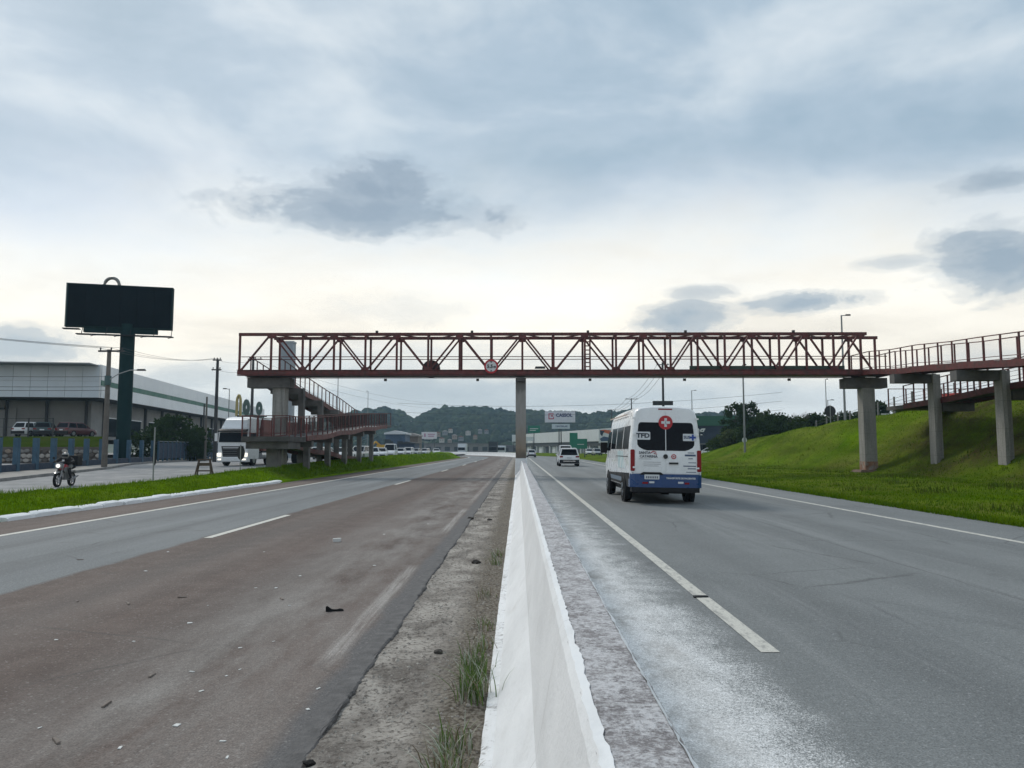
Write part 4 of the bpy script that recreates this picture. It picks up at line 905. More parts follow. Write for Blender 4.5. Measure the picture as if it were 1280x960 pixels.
# ---- lorry on the side road, facing us
def lorry():
    X0, Y0 = at(290, 582, 60).x, 60.0; z0 = side_z(60)
    t = thing('lorry', 'white cab-over lorry with black grille coming round under the left ramp', 'lorry', (X0, Y0, z0), R(-3))
    LW = mat('lorry_white', (.70, .71, .72), .35, var=.06)
    # local frame: +y points away from us, front face at y = 0
    b = MB(); b.loft([[(-1.22 + e, y, .55), (1.22 - e, y, .55), (1.25 - e, y, 1.0), (1.25 - e, y + l1, 1.75), (1.22 - e, y + l2, 2.9), (-1.22 + e, y + l2, 2.9), (-1.25 + e, y + l1, 1.75), (-1.25 + e, y, 1.0)] for y, e, l1, l2 in ((0, .10, .02, .16), (.08, .03, .02, .12), (.3, 0, 0, .05), (2.2, 0, 0, 0))]); b.build('cab', LW, t, smooth=30)
    b = MB(); b.loft([[(-1.15 + e, y, 2.85), (1.15 - e, y, 2.85), (1.0 - e, y + .05, h), (-1.0 + e, y + .05, h)] for y, e, h in ((.12, .05, 3.0), (.35, .0, 3.2), (.55, .12, 3.62), (1.0, .06, 3.8), (2.15, .0, 3.92))]); b.build('roof_deflector', LW, t, smooth=30)
    b = MB(); b.loft([[(-1.12, y0, 1.86), (1.12, y0, 1.86), (1.10, y0 + .13, 2.62), (-1.10, y0 + .13, 2.62)] for y0 in (-.01, .04)]); b.build('windscreen', GLASS, t)
    b = MB(); b.loft([[(-1.14, -.16, 2.66), (1.14, -.16, 2.66), (1.14, .16, 2.74), (-1.14, .16, 2.74)], [(-1.14, -.18, 2.78), (1.14, -.18, 2.78), (1.14, .16, 2.90), (-1.14, .16, 2.90)]]); b.build('sun_visor', BLKP, t)
    gr = None
    b = MB(); b.prism([(-.88, 1.55), (.88, 1.55), (.74, .72), (-.74, .72)], -.05, .0); gr = b.build('grille', BLKP, t)
    for k in range(4): b = MB(); b.box((0, -.07, .84 + k * .14), (1.50 + k * .05, .03, .035)); b.build('grille_bar', mat('grille_grey', (.13, .135, .14), .4), gr)
    b = MB(); b.box((0, -.07, 1.43), (1.5, .03, .12)); b.build('badge_bar', mat('badge_grey', (.33, .34, .36), .35, metal=.5), gr)
    b = MB(); b.loft([[(-1.22, -.10 + e, z), (1.22, -.10 + e, z), (1.25, .4, z), (-1.25, .4, z)] for z, e in ((.32, .06), (.40, 0), (.66, 0), (.72, .05))]); b.build('bumper', LW, t)
    hl = mat('headlamp_lit', (.8, .8, .75), .2, emit=((1, .93, .78), 1.1))
    for sx in (-1, 1):
        b = MB(); b.box((sx * 1.05, -.02, .88), (.30, .14, .26)); h = b.build('headlight', hl, t)
        b = MB(); b.box((sx * .98, -.11, .52), (.26, .05, .10)); b.build('fog_light', hl, t)
        b = MB(); b.box((sx * 1.42, .18, 2.25), (.20, .12, .62)); b.bar((sx * 1.2, .3, 2.6), (sx * 1.42, .2, 2.55), .04, .04); b.build('mirror', LW if sx < 0 else BLKP, t)
        b = MB(); b.box((sx * 1.255, 1.15, 2.25), (.02, .95, .70)); b.build('side_window', GLASS, t)
        b = MB(); b.box((sx * 1.15, 1.0, .92), (.18, 1.3, .10)); b.box((sx * 1.22, .32, .75), (.08, .12, .42)); b.build('wheel_guard', LW, t)
        wheel(t, sx * 1.05, 1.35, .52, .32)
        b = MB(); b.tube([(sx * .92, 2.9, .85), (sx * .92, 4.1, .85)], .34, 16); b.build('fuel_tank', mat('alu_tank', (.55, .56, .57), .35, metal=.6), t)
        for yy in (4.9, 6.2): wheel(t, sx * 1.0, yy, .52, .5)
    b = MB(); b.box((0, 3.9, .95), (.9, 6.4, .25)); b.build('chassis', BLKP, t)
    b = MB(); b.loft([[(-1.0, 2.2, 3.0), (1.0, 2.2, 3.0), (1.0, 2.9, 3.0), (-1.0, 2.9, 3.0)], [(-1.0, 2.2, 3.9), (1.0, 2.2, 3.9), (1.1, 2.9, 3.75), (-1.1, 2.9, 3.75)]]); b.build('side_fairing', LW, t)
    tr = thing('lorry_trailer', 'brownish red curtain side trailer behind the white lorry cab', 'trailer', (X0, Y0, z0), R(-3))
    TRM = mat('trailer_red_brown', (.16, .055, .045), .7, var=.25, vscale=.8)
    for k in range(10): b = MB(); b.box((0, 3.6 + k * 1.2, 2.45), (2.55, 1.17, 2.55)); b.build('curtain_panel', TRM, tr)
    b = MB(); b.box((0, 9.0, 1.08), (2.4, 12.2, .18)); b.build('bed', BLKP, tr)
    b = MB(); b.box((0, 9.0, 3.78), (2.6, 12.3, .10)); b.build('roof', LW, tr)
    for sx in (-1, 1):
        for yy in (11.6, 12.9, 14.1): wheel(tr, sx * 1.0, yy, .50, .5)
lorry()

# ---- motorcycle courier
def skin_mesh(name, joints, edges, m, parent=None, loc=(0, 0, 0), rot=(0, 0, 0), sub=2):
    names = list(joints); me = bpy.data.meshes.new(name); me.from_pydata([joints[k][0] for k in names], [(names.index(a), names.index(b)) for a, b in edges], [])
    o = bpy.data.objects.new(name, me); COL.objects.link(o)
    o.modifiers.new('skin', 'SKIN'); sv = me.skin_vertices[0].data
    for i, k in enumerate(names):
        r = joints[k][1]; sv[i].radius = r if hasattr(r, '__len__') else (r, r); sv[i].use_root = (i == 0)
    sm = o.modifiers.new('sub', 'SUBSURF'); sm.levels = sub; sm.render_levels = sub
    me2 = bpy.data.meshes.new_from_object(o.evaluated_get(bpy.context.evaluated_depsgraph_get())); bpy.data.objects.remove(o)
    smooth_mesh(me2, True); me2.name = name
    return link(name, me2, m, parent, loc, rot)
def motorcycle():
    p = at(71, 611, 30.6); X0 = p.x; Y0 = 30.6; z0 = side_z(30)
    RZ = R(6)
    t = thing('motorcycle', 'white and red motorcycle with headlight ridden along the side road', 'motorcycle', (X0, Y0, z0), RZ); t.scale = (.9,) * 3
    # local: front wheel at y = 0, bike extends to +y (it rides towards us)
    BW = mat('bike_white', (.20, .20, .20), .3, coat=.4); BR = mat('bike_red', (.35, .03, .04), .35, coat=.4); MET = mat('bike_metal', (.28, .28, .29), .4, metal=.8)
    for y, r in ((0, .31), (1.32, .31)):
        n = 24; b = MB(); b.ring((0, y, r), r - .075, r, axis='x', th=.10, n=26); w = b.build('wheel', RUBBER, t)
        b = MB(); b.ring((0, y, r), r - .10, r - .07, axis='x', th=.07, n=26)
        for k in range(5):
            a = 2 * math.pi * k / 5; b.bar((0, y, r), (0, y + (r - .09) * math.cos(a), r + (r - .09) * math.sin(a)), .03, .03)
        b.build('rim', MET, w)
    for sx in (-1, 1): b = MB(); b.tube([(sx * .09, 0, .31), (sx * .10, .18, .72), (sx * .11, .30, 1.0)], .025, 8); b.build('fork', MET, t)
    b = MB(); b.loft([[(-.07, y, z - .02), (.07, y, z - .02), (.06, y, z + .02), (-.06, y, z + .02)] for y, z in ((-.22, .60), (-.05, .66), (.12, .66), (.25, .60))]); b.build('front_mudguard', BW, t)
    b = MB(); b.loft([[(-.13 * k, y, .82), (.13 * k, y, .82), (.15 * k, y, .95), (.08 * k, y, 1.06), (-.08 * k, y, 1.06), (-.15 * k, y, .95)] for y, k in ((.02, .7), (.06, 1), (.22, .9))]); b.build('headlight_cowl', BW, t, smooth=30)
    b = MB(); b.disc((0, .01, .93), .085, th=.03, n=16); b.build('headlight', mat('bike_lamp', (.85, .85, .82), .2, emit=((1, .97, .9), .8)), t)
    b = MB(); b.tube([(-.38, .42, 1.08), (-.2, .33, 1.06), (0, .30, 1.03), (.2, .33, 1.06), (.38, .42, 1.08)], .018, 7); b.build('handlebar', BLKP, t)
    for sx in (-1, 1): b = MB(); b.tube([(sx * .28, .36, 1.07), (sx * .33, .33, 1.24)], .01, 5); b.disc((sx * .34, .33, 1.27), .055, th=.02, n=12); b.build('mirror', BLKP, t)
    b = MB(); b.loft([[(-.13 * k, y, z - .12), (.13 * k, y, z - .12), (.15 * k, y, z), (.07 * k, y, z + .10), (-.07 * k, y, z + .10), (-.15 * k, y, z)] for y, z, k in ((.34, .86, .7), (.48, .90, 1.1), (.70, .88, 1), (.84, .80, .7))]); b.build('tank', BR, t, smooth=40)
    for sx in (-1, 1): b = MB(); b.loft([[(sx * .12, y, z0_), (sx * .17, y, z0_), (sx * .17, y, z1), (sx * .12, y, z1)] for y, z0_, z1 in ((.30, .68, .84), (.50, .60, .88), (.66, .66, .80))]); b.build('side_fairing', BW, t)
    b = MB(); b.box((0, .62, .45), (.26, .40, .30)); b.tube([(0, .42, .62), (0, .36, .40)], .08, 8); b.build('engine', MET, t)
    b = MB(); b.bar((0, .32, .95), (0, .75, .35), .06, .06); b.bar((0, .4, .85), (0, 1.35, .78), .08, .06); b.bar((0, .8, .38), (0, 1.32, .31), .10, .05); b.build('frame', BLKP, t)
    b = MB(); b.loft([[(-w, y, z - .05), (w, y, z - .05), (w, y, z + .04), (-w, y, z + .04)] for y, z, w in ((.76, .78, .10), (1.0, .80, .14), (1.45, .86, .11))]); b.build('seat', BLKP, t, smooth=30)
    b = MB(); b.tube([(.15, .7, .30), (.17, 1.1, .34), (.18, 1.5, .46)], [.03, .045, .05], 8); b.build('exhaust', MET, t)
    b = MB(); b.loft([[(-.06, y, z), (.06, y, z), (.06, y, z + .03), (-.06, y, z + .03)] for y, z in ((1.2, .66), (1.5, .68), (1.66, .58))]); b.build('rear_mudguard', BW, t)
    bx = thing('delivery_box', 'black courier box on the rack behind the motorcycle rider', 'box', (X0, Y0, z0), RZ); bx.scale = (.9,) * 3
    b = MB(); b.loft([[(-.26 * k, 1.28 + (1 - k) * .2, z), (.26 * k, 1.28 + (1 - k) * .2, z), (.26 * k, 1.76 - (1 - k) * .2, z), (-.26 * k, 1.76 - (1 - k) * .2, z)] for z, k in ((.92, .94), (.96, 1), (1.30, 1), (1.33, .95))]); b.build('shell', BLKP, bx)
    b = MB(); b.box((0, 1.52, 1.355), (.50, .46, .045)); b.build('lid', BLKP, bx)
    pe = thing('person', 'motorcycle rider in black jacket and pale helmet riding towards us', 'person', (X0, Y0, z0), RZ); pe.scale = (.9,) * 3
    J = {'pelvis': ((0, .98, .90), (.16, .14)), 'waist': ((0, .92, 1.02), (.16, .13)), 'chest': ((0, .78, 1.17), (.20, .15)), 'neck': ((0, .69, 1.28), .07), 'head': ((0, .64, 1.36), .085)}
    E = [('pelvis', 'waist'), ('waist', 'chest'), ('chest', 'neck'), ('neck', 'head')]
    for s, sx in (('l', -1), ('r', 1)):
        J[s + 'sh'] = ((sx * .20, .74, 1.25), .09); J[s + 'el'] = ((sx * .38, .60, 1.10), .065); J[s + 'wr'] = ((sx * .37, .45, 1.10), .042); J[s + 'ha'] = ((sx * .36, .385, 1.09), .045)
        J[s + 'hip'] = ((sx * .12, .92, .87), .11); J[s + 'kn'] = ((sx * .23, .55, .78), .085); J[s + 'an'] = ((sx * .20, .80, .38), .05); J[s + 'to'] = ((sx * .21, .64, .33), .045)
        E += [('chest', s + 'sh'), (s + 'sh', s + 'el'), (s + 'el', s + 'wr'), (s + 'wr', s + 'ha'), ('pelvis', s + 'hip'), (s + 'hip', s + 'kn'), (s + 'kn', s + 'an'), (s + 'an', s + 'to')]
    skin_mesh('body', J, E, mat('jacket_black', (.018, .018, .02), .85, var=.3), pe)
    b = MB(); b.loft([[(r * math.cos(a), .64 + r * 1.12 * math.sin(a), z) for a in [2 * math.pi * k / 16 for k in range(16)]] for z, r in ((1.25, .09), (1.28, .125), (1.35, .145), (1.43, .14), (1.49, .105), (1.52, .05))]); hm = b.build('helmet', mat('helmet_pale', (.20, .195, .185), .3, coat=.5), pe, smooth=50)
    b = MB(); b.loft([[((r + .004) * math.cos(a), .64 + (r + .004) * 1.12 * math.sin(a), z) for a in [R(205) + R(130) * k / 10 for k in range(11)]] + [] for z, r in ((1.33, .143), (1.42, .141))], cap=False); b.build('visor', GLASS, hm, smooth=50)
    b = MB(); b.box((-.06, .60, 1.16), (.10, .012, .08)); b.build('jacket_logo', PLATE, pe)
    for sx in (-1, 1):
        b = MB(); b.tube([(sx * .125, .90, .885), (sx * .235, .55, .80), (sx * .225, .62, .66)], [.10, .085, .06], 10); b.build('trouser_patch', mat('trouser_grey', (.16, .155, .145), .9), pe, smooth=60)
motorcycle()
# ------------------------------------------------------------------ left side: billboard, poles, store, fences
def gz(x, y): return side_z(y) + .14
BG = mat('billboard_green', (.006, .026, .027), .7, var=.15, vscale=1, spec=.12)
BF = mat('billboard_face', (.002, .006, .009), .7, var=.25, vscale=.4, spec=.08)
p = at(153, 575, 70)
bb = thing('billboard', 'blank black billboard on a thick dark green column with a steel loop on top', 'billboard', (p.x, 70, 0))
def L(px, py, Y=70): q = at(px, py, Y); return Vector((q.x - p.x, Y - 70, q.z))
ztop, zbot = L(155, 358).z, L(150, 411).z
b = MB(); b.tube([(0, 0, 0), (0, 0, zbot + .4)], .62, 20); b.build('column', BG, bb, smooth=40)
a = R(15); hw = 4.45; ux, uy = math.cos(a), math.sin(a)
def W(u, v, z): return (u * ux - v * uy, u * uy + v * ux, z)
cx = L(152.5, 380).x
def panel(name, m, u0, u1, v0, v1, z0, z1, skew=0):
    b = MB(); b.loft([[W(u, v, z) for u, v in ((u0 + cx, v0), (u1 + cx, v0), (u1 + cx, v1), (u0 + cx, v1))] for z in (z0, z1)]); return b.build(name, m, bb)
panel('frame', BG, -hw, hw, -.35, .35, zbot, ztop)
for k in range(6):
    u0 = -hw + .12 + k * (2 * hw - .24) / 6; panel('face_panel', BF, u0, u0 + (2 * hw - .24) / 6 - .012, -.40, -.34, zbot + .10, ztop - .10)
panel('edge_trim', mat('trim_grey_green', (.16, .19, .17), .5), -hw - .10, -hw, -.30, .32, zbot - .02, ztop + .02)
panel('catwalk', BLKP, -3.4, 4.6, -1.1, -.5, zbot - .78, zbot - .70); panel('catwalk', BLKP, -hw - .1, -3.2, -.9, -.3, zbot - .30, zbot - .22)
panel('catwalk_beam', BG, -3.0, 3.2, -.25, .25, zbot - .45, zbot)
b = MB()
for u in (-3, -1, 1, 3, 4.5): b.bar(W(u + cx, -.4, zbot), W(u + cx, -.8, zbot - .74), .05, .05)
b.build('hanger', BLKP, bb)
for u in (-2.2, -.3, 1.9, 4.2):
    b = MB(); b.tube([W(u + cx, -.9, zbot - .72), W(u + cx + .2, -1.6, zbot - 1.0), W(u + cx + .5, -1.9, zbot - .95)], .03, 6); b.box(W(u + cx + .55, -1.9, zbot - .93), (.3, .12, .1)); b.build('lamp_arm', BLKP, bb)
lc = L(138, 356); pts = []
for k in range(13): t = math.pi * k / 12; pts.append((lc.x + .72 * math.cos(t), .25, ztop - .1 + .95 * math.sin(t) ** .8 if k not in (0, 12) else ztop - .5))
b = MB(); b.tube(pts, .15, 10); b.build('steel_loop', mat('loop_steel', (.20, .20, .19), .45, metal=.6), bb, smooth=60)

# utility poles
WOODC = mat('pole_concrete', (.13, .115, .10), .9, var=.25, vscale=3); DARKM = mat('dark_metal', (.03, .03, .032), .6)
def upole(label, px, ytop, ybase, Y, zbase, arms, r=.16, lamp=None, extra=None, m=None):
    x0 = at(px, ybase, Y).x; zt = at(px, ytop, Y).z
    t = thing('utility_pole', label, 'pole', (x0, Y, zbase))
    h = zt - zbase
    b = MB(); b.tube([(0, 0, -.3), (0, 0, h * .5), (0, 0, h)], [r, r * .85, r * .65], 10); b.build('shaft', m or WOODC, t, smooth=40)
    for (dz, x0_, x1_) in arms:
        b = MB(); b.box(((x0_ + x1_) / 2, -.12, h - dz), (x1_ - x0_, .10, .12)); ar = b.build('crossarm', DARKM, t)
        for k in range(3):
            xx = x0_ + .15 + (x1_ - x0_ - .3) * k / 2; b = MB(); b.tube([(xx, -.12, h - dz + .05), (xx, -.12, h - dz + .24)], [.04, .06], 8); b.build('insulator', DARKM, ar)
    if lamp:
        dz, dx = lamp; b = MB(); b.tube([(0, -.1, h - dz), (dx * .4, -.2, h - dz + .5), (dx * .75, -.3, h - dz + .72), (dx, -.3, h - dz + .74)], .035, 7); b.build('lamp_arm', mat('arm_grey', (.3, .31, .31), .5), t)
        b = MB(); b.box((dx + .25, -.3, h - dz + .74), (.6, .2, .12), top=.8); b.build('lamp_head', DARKM, t)
    return t, h, x0
pA, hA, xA = upole('roadside utility pole with street lamp arm in front of the billboard column', 130, 437, 587, 53, gz(0, 53), [(.12, -.7, 1.1)], .20, lamp=(2.2, 2.2))
b = MB(); b.tube([(.02, -.05, hA - 1.85), (.02, -.05, hA - 2.5)], .22, 10); b.build('transformer', mat('box_teal', (.05, .10, .10), .6), pA)
pB, hB, xB = upole('dark utility pole with two crossarms rising left of the lorry', 268, 449, 578, 78, gz(0, 78), [(.10, -.45, .45), (1.1, -.55, .45)], .21, m=DARKM)
pC, hC, xC = upole('short grey post between the shrub and the dark utility pole', 256, 496, 578, 84, gz(0, 84), [], .14)
pD, hD, xD = upole('thin dark post just left of the short grey post by the store', 253, 505, 578, 88, gz(0, 88), [], .12, m=DARKM)
pE, hE, xE = upole('dark utility pole standing behind the left end of the truss', 313, 446, 575, 72, gz(0, 72), [(.25, -.45, .9)], .17, m=DARKM)
def lamp_post(label, px, ytop, ybase, Y, zb, dx, r=.06, m=None):
    x0 = at(px, ybase, Y).x; zt = at(px, ytop, Y).z; h = zt - zb
    t = thing('street_lamp', label, 'street lamp', (x0, Y, zb), group='street lamps')
    b = MB(); b.tube([(0, 0, -.2), (0, 0, h * .6), (0, 0, h)], [r * 1.25, r, r * .75], 9); b.build('post', m or mat('lamp_grey', (.22, .23, .24), .5, metal=.3), t, smooth=40)
    b = MB(); b.tube([(0, 0, h - .05), (dx * .6, 0, h)], .04, 6); b.build('arm', MATS['lamp_grey'], t)
    b = MB(); b.box((dx * .8, 0, h + .02), (abs(dx) * .6, .25, .12), top=.85); b.build('lamp_head', DARKM, t)
    return t
lamp_post('slim street lamp leaning over the store side beside the dark utility pole', 284, 486, 576, 92, gz(0, 92), -.7)
lamp_post('street lamp seen through the left part of the truss above the ramp', 421, 462, 560, 105, .4, .3)
lamp_post('small street lamp above the far end of the left ramp', 459, 489, 562, 140, .4, -.25)
lamp_post('tallest street lamp rising above the right end of the truss', 1057, 394, 540, 70, bank_z(29.8, 70), .75, .09)
lamp_post('street lamp pole on the lower bank right of the van', 931, 456, 556, 76, bank_z(22.4, 76), .3, .085)
lamp_post('distant street lamp beside the roof of the van', 866, 488, 560, 160, .5, .9, .10)
lamp_post('distant thin street lamp left of the right concrete pillar', 1034, 474, 540, 110, bank_z(44, 110), .3, .07)
lamp_post('small hooked street lamp above the round sign on the bank', 1036, 500, 540, 125, bank_z(50, 125), .9, .08)
# wires
def wire(p0, p1, sag, label, r=.011):
    p0, p1 = Vector(p0), Vector(p1); pts = []
    for k in range(15):
        t = k / 14; q = p0.lerp(p1, t); q.z -= sag * 4 * t * (1 - t); pts.append(q)
    b = MB(); b.tube(pts, r, 5, cap=False); o = b.build('overhead_wire', DARKM); tag(o, label, 'wire', 'overhead wires'); return o
zA = gz(0, 53) + hA; zB_ = gz(0, 78) + hB; zE = gz(0, 72) + hE
for k, (dx, dz) in enumerate(((-.6, .1), (.2, .1), (1.0, .1))):
    wire((xA + dx, 52.9, zA + dz), (xB + dx * .4, 77.9, zB_ + .1), .5, ['topmost', 'middle', 'lowest'][k] + ' of three wires from the billboard pole to the dark crossarm pole')
    wire((xA + dx - 16, 30, zA + dz + .9 - k * .15), (xA + dx, 52.9, zA + dz), .5, ['first', 'second', 'third'][k] + ' high wire running left out of view from the billboard pole')
for k, dz in enumerate((1.9, 2.6, 2.85)):
    wire((xA - 30, 49, zA - dz + .75), (xA - .1, 53, zA - dz), .35, ['upper', 'middle', 'lower'][k] + ' cable strung across the white store front', .016)
for k in range(2): wire((xB, 77.9, zB_ - .1 - k), (xE, 72, zE - .3 - k * .9), .3, ['upper', 'lower'][k] + ' wire between the dark crossarm pole and the truss end pole')
for k in range(2): wire((xE, 72, zE - .3 - k * .7), (-16, 150, 10.5 - k), .8, ['upper', 'lower'][k] + ' wire leading away behind the left ramp')

# the big white store
ST = thing('store_building', 'large low store with pale panelled fascia and green stripe behind the billboard', 'building', (at(124, 500, 85).x, 85, 0), R(7.9))
cz = 85
zf1, zf0 = at(124, 456, 85).z, at(124, 497, 85).z
FW = mat('fascia_front_shaded', (.60, .655, .71), .45, var=.07, vscale=.4); FS = mat('fascia_side', (.74, .76, .78), .4, var=.06, vscale=.4); GST = mat('stripe_green', (.03, .14, .10), .5, var=.1, vscale=.5)  # front white is mixed darker and bluer than the side to carry its shade
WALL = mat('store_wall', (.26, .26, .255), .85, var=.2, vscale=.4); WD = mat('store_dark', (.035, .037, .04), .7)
npan = 26
for k in range(npan):                            # front fascia: two rows of panels, each its own piece
    for (z0, z1) in ((zf0, zf0 + (zf1 - zf0) * .5 - .02), (zf0 + (zf1 - zf0) * .5, zf1)):
        b = MB(); b.box((-.9 - k * 1.8, -.06, (z0 + z1) / 2), (1.77, .12, z1 - z0)); b.build('fascia_panel', FW, ST)
b = MB(); b.box((.02, -.04, (zf0 + zf1) / 2), (.10, .22, zf1 - zf0 + .04)); b.build('corner_trim', mat('trim_white', (.72, .73, .74), .5), ST)
LN = 96; nsd = 30
for k in range(nsd):
    for (z0, z1) in ((zf0, zf0 + 1.35), (zf0 + 1.97, zf1)):
        b = MB(); b.box((.06, LN / nsd * (k + .5) + .15, (z0 + z1) / 2), (.12, LN / nsd - .04, z1 - z0)); b.build('fascia_panel', FS, ST)
b = MB(); b.box((.05, LN / 2 + .1, zf0 + 1.66), (.16, LN, .58)); b.build('green_stripe', GST, ST)
b = MB(); b.box((-24, 45, zf1 - .1), (47.6, 95, .12)); b.build('roof', mat('roof_grey', (.3, .31, .32), .7), ST)
b = MB(); b.box((-23.5, 48.5, (zf0 + 2.6) / 2 + .1), (42, 88, zf0 - 2.6)); b.build('wall', WALL, ST)
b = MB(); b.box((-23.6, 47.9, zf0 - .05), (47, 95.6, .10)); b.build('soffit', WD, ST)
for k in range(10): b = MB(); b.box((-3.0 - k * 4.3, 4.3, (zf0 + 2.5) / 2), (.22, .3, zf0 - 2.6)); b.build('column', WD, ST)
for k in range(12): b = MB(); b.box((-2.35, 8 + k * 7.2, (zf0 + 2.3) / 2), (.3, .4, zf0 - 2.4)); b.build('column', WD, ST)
for k in range(8): b = MB(); b.box((-2.42, 10.5 + k * 8, 4.2), (.06, 4.6, 2.2)); w = b.build('shop_window', GLASS, ST); b = MB(); b.box((-2.38, 10.5 + k * 8, 5.36), (.10, 4.8, .12)); b.build('frame', FS, w)
b = MB(); b.box((-12.2, 4.38, 4.4), (3.2, .08, 3.6)); dr = b.build('loading_door', mat('door_grey', (.26, .26, .255), .7, var=.1), ST)
b = MB(); b.box((-14.0, 4.2, 6.2), (4.4, .25, .2)); b.build('door_beam', WD, dr)
b = MB(); b.box((-15.6, 4.1, 5.1), (1.6, .3, .9)); b.build('wall_unit', WD, ST)
# raised lawn with dry-stone retaining wall in front of the store
b = MB(); vs = []; xs = [-110 + 4 * i for i in range(20)]
prof = [(64.2, 1.72), (66, 1.9), (70, 2.55), (73, 2.75), (80, 2.8), (180, 2.8)]
for yy, zz in prof:
    for x in xs: vs.append((min(x, -34.6 - (yy - 64) * .55), yy, zz))
nx = len(xs); b.add(vs, [(j * nx + i, j * nx + i + 1, (j + 1) * nx + i + 1, (j + 1) * nx + i) for j in range(len(prof) - 1) for i in range(nx - 1)])
b.add([(-34.6, 64.2, 0), (-34.6, 64.2, 1.72), (-37.9, 70, 2.55), (-43.4, 80, 2.8), (-98, 180, 2.8), (-98, 180, 0), (-37.9, 70, 0), (-43.4, 80, 0)], [(0, 1, 2, 6), (6, 2, 3, 7), (7, 3, 4, 5)])
tag(b.build('store_lawn', LAWN), kind='structure')
rw = thing('stone_wall', 'low retaining wall of pale and brown stones below the store lawn', 'wall', (0, 0, 0))
stm = [mat('stone_%s' % n, c, .9, var=.2, vscale=3) for n, c in (('pale', (.34, .31, .28)), ('tan', (.24, .19, .15)), ('grey', (.19, .18, .17)), ('dark', (.09, .075, .065)))]
protos = []
for q in range(4):
    b = MB(); n = 7; rings = []
    for yy, k in ((-.10, .72), (-.13, .45)):
        rings.append([(.34 * k * (1 + .18 * nz(i, q, 0, 1.7)) * math.cos(2 * math.pi * i / n), yy, .22 * k * (1 + .2 * nz(i, q, 5, 1.3)) * math.sin(2 * math.pi * i / n)) for i in range(n)])
    rings.insert(0, [(x * 1.12, .05, z * 1.12) for x, _, z in rings[0]])
    b.loft(rings); o = b.build('stone', stm[q], rw); protos.append(o.data); bpy.data.objects.remove(o)
cnt = 0
for row in range(3):
    for k in range(72):
        x = -34.8 - k * .52 - (.26 if row % 2 else 0) + random.uniform(-.05, .05); z = .62 + row * .37 + random.uniform(-.04, .04)
        o = link('stone', random.choice(protos), None, rw, (x, 64.1 + random.uniform(-.04, .04), z), (0, random.uniform(-.3, .3), 0), (random.uniform(.85, 1.15), 1, random.uniform(.85, 1.1)))
b = MB(); b.box((-53.5, 64.2, 1.0), (37.6, .2, 1.45)); b.build('backing', stm[3], rw)
lf = thing('mesh_fence', 'thin dark posts of the mesh fence standing on the store lawn', 'fence', (0, 0, 0))
for k in range(14):
    b = MB(); b.box((-43.5 - k * 2.3, 71.5, 3.5), (.10, .10, 1.9)); b.build('post', DARKM, lf)
b = MB(); b.box((-58.5, 71.5, 4.4), (30, .03, .03)); b.box((-58.5, 71.5, 3.6), (30, .03, .03)); b.build('rail', DARKM, lf)
CARC = [mat('car_white', (.66, .67, .68), .3, coat=.4), mat('car_teal', (.018, .045, .047), .3, coat=.4), mat('car_red', (.085, .022, .026), .35, coat=.4), mat('car_dark', (.03, .035, .04), .3, coat=.4), mat('car_silver', (.40, .42, .43), .3, metal=.3, coat=.4)]
for k, (px, c, nm) in enumerate(((22, 0, 'white'), (50, 1, 'dark teal'), (72, 2, 'dull red'))):
    car('car', nm + ' car parked on the raised lot before the store wall', 'car', (at(px, 540, 77).x, 77 + k * .3, 2.8), R(20 if k % 2 else -14), CARC[c], 'hatch')

# blue fence along the pavement
FB = mat('fence_blue', (.025, .075, .125), .6, var=.25, vscale=2); FBD = mat('fence_blue_dark', (.015, .03, .06), .7, var=.2)
bf = thing('blue_fence', 'blue painted fence of broad posts on a low dark wall along the pavement', 'fence', (0, 0, 0))
def fl(px):
    r = at(px, 562, 1.0).x; Y = (-20.85) / (r + .19); return (r * Y, Y)      # where this direction meets the fence line x = -20.85 - .19 y
FPX = [-26, -2, 21, 45, 67, 89, 108, 127, 145, 161, 177, 191]; nF = len(FPX)
for k in range(nF):
    x, y = fl(FPX[k]); z = gz(x, y); b = MB(); b.box((x, y, z + .98), (.28, .28, 1.96)); b.build('post', FB, bf)
for k in range(nF - 1):
    (x0, y0), (x1, y1) = fl(FPX[k]), fl(FPX[k + 1]); z = gz(x0, y0)
    b = MB(); b.bar((x0, y0, z + .20), (x1, y1, z + .20), .16, .42); b.build('low_wall', FBD, bf)
gt = thing('blue_gate', 'dark blue mesh gate panels right of the billboard column', 'gate', (0, 0, 0))
g0, g1 = Vector((-34.7, 74, 0)), Vector((-37.6, 96, 0)); ng = 16
for k in range(ng + 1):
    q = g0.lerp(g1, k / ng); b = MB(); b.box((q.x, q.y, gz(0, q.y) + .95), (.14, .14, 1.95)); b.build('post', FB, gt)
for k in range(ng):
    q, q2 = g0.lerp(g1, k / ng), g0.lerp(g1, (k + 1) / ng); z = gz(0, q.y)
    b = MB(); b.bar((q.x, q.y, z + 1.0), (q2.x, q2.y, z + 1.0), .04, 1.55); b.build('panel', FBD, gt)
b = MB(); b.bar((g0.x, g0.y, gz(0, 80) + 1.9), (g1.x, g1.y, gz(0, 90) + 1.9), .07, .06); b.build('top_rail', mat('rail_grey', (.22, .24, .25), .6), gt)
for k, s in enumerate(((203, 565), (212, 566))):
    pass
q = at(212, 566, 82); b = MB(); b.prism([(-.16, -.45), (.14, -.5), (.2, .0), (.12, .5), (-.1, .55), (-.2, .1)], -.02, .02); o = b.build('green_banner', mat('banner_green', (.06, .42, .26), .6), None, loc=(q.x + .6, 81.2, q.z)); tag(o, 'small bright green banner hanging on the dark blue gate', 'banner')

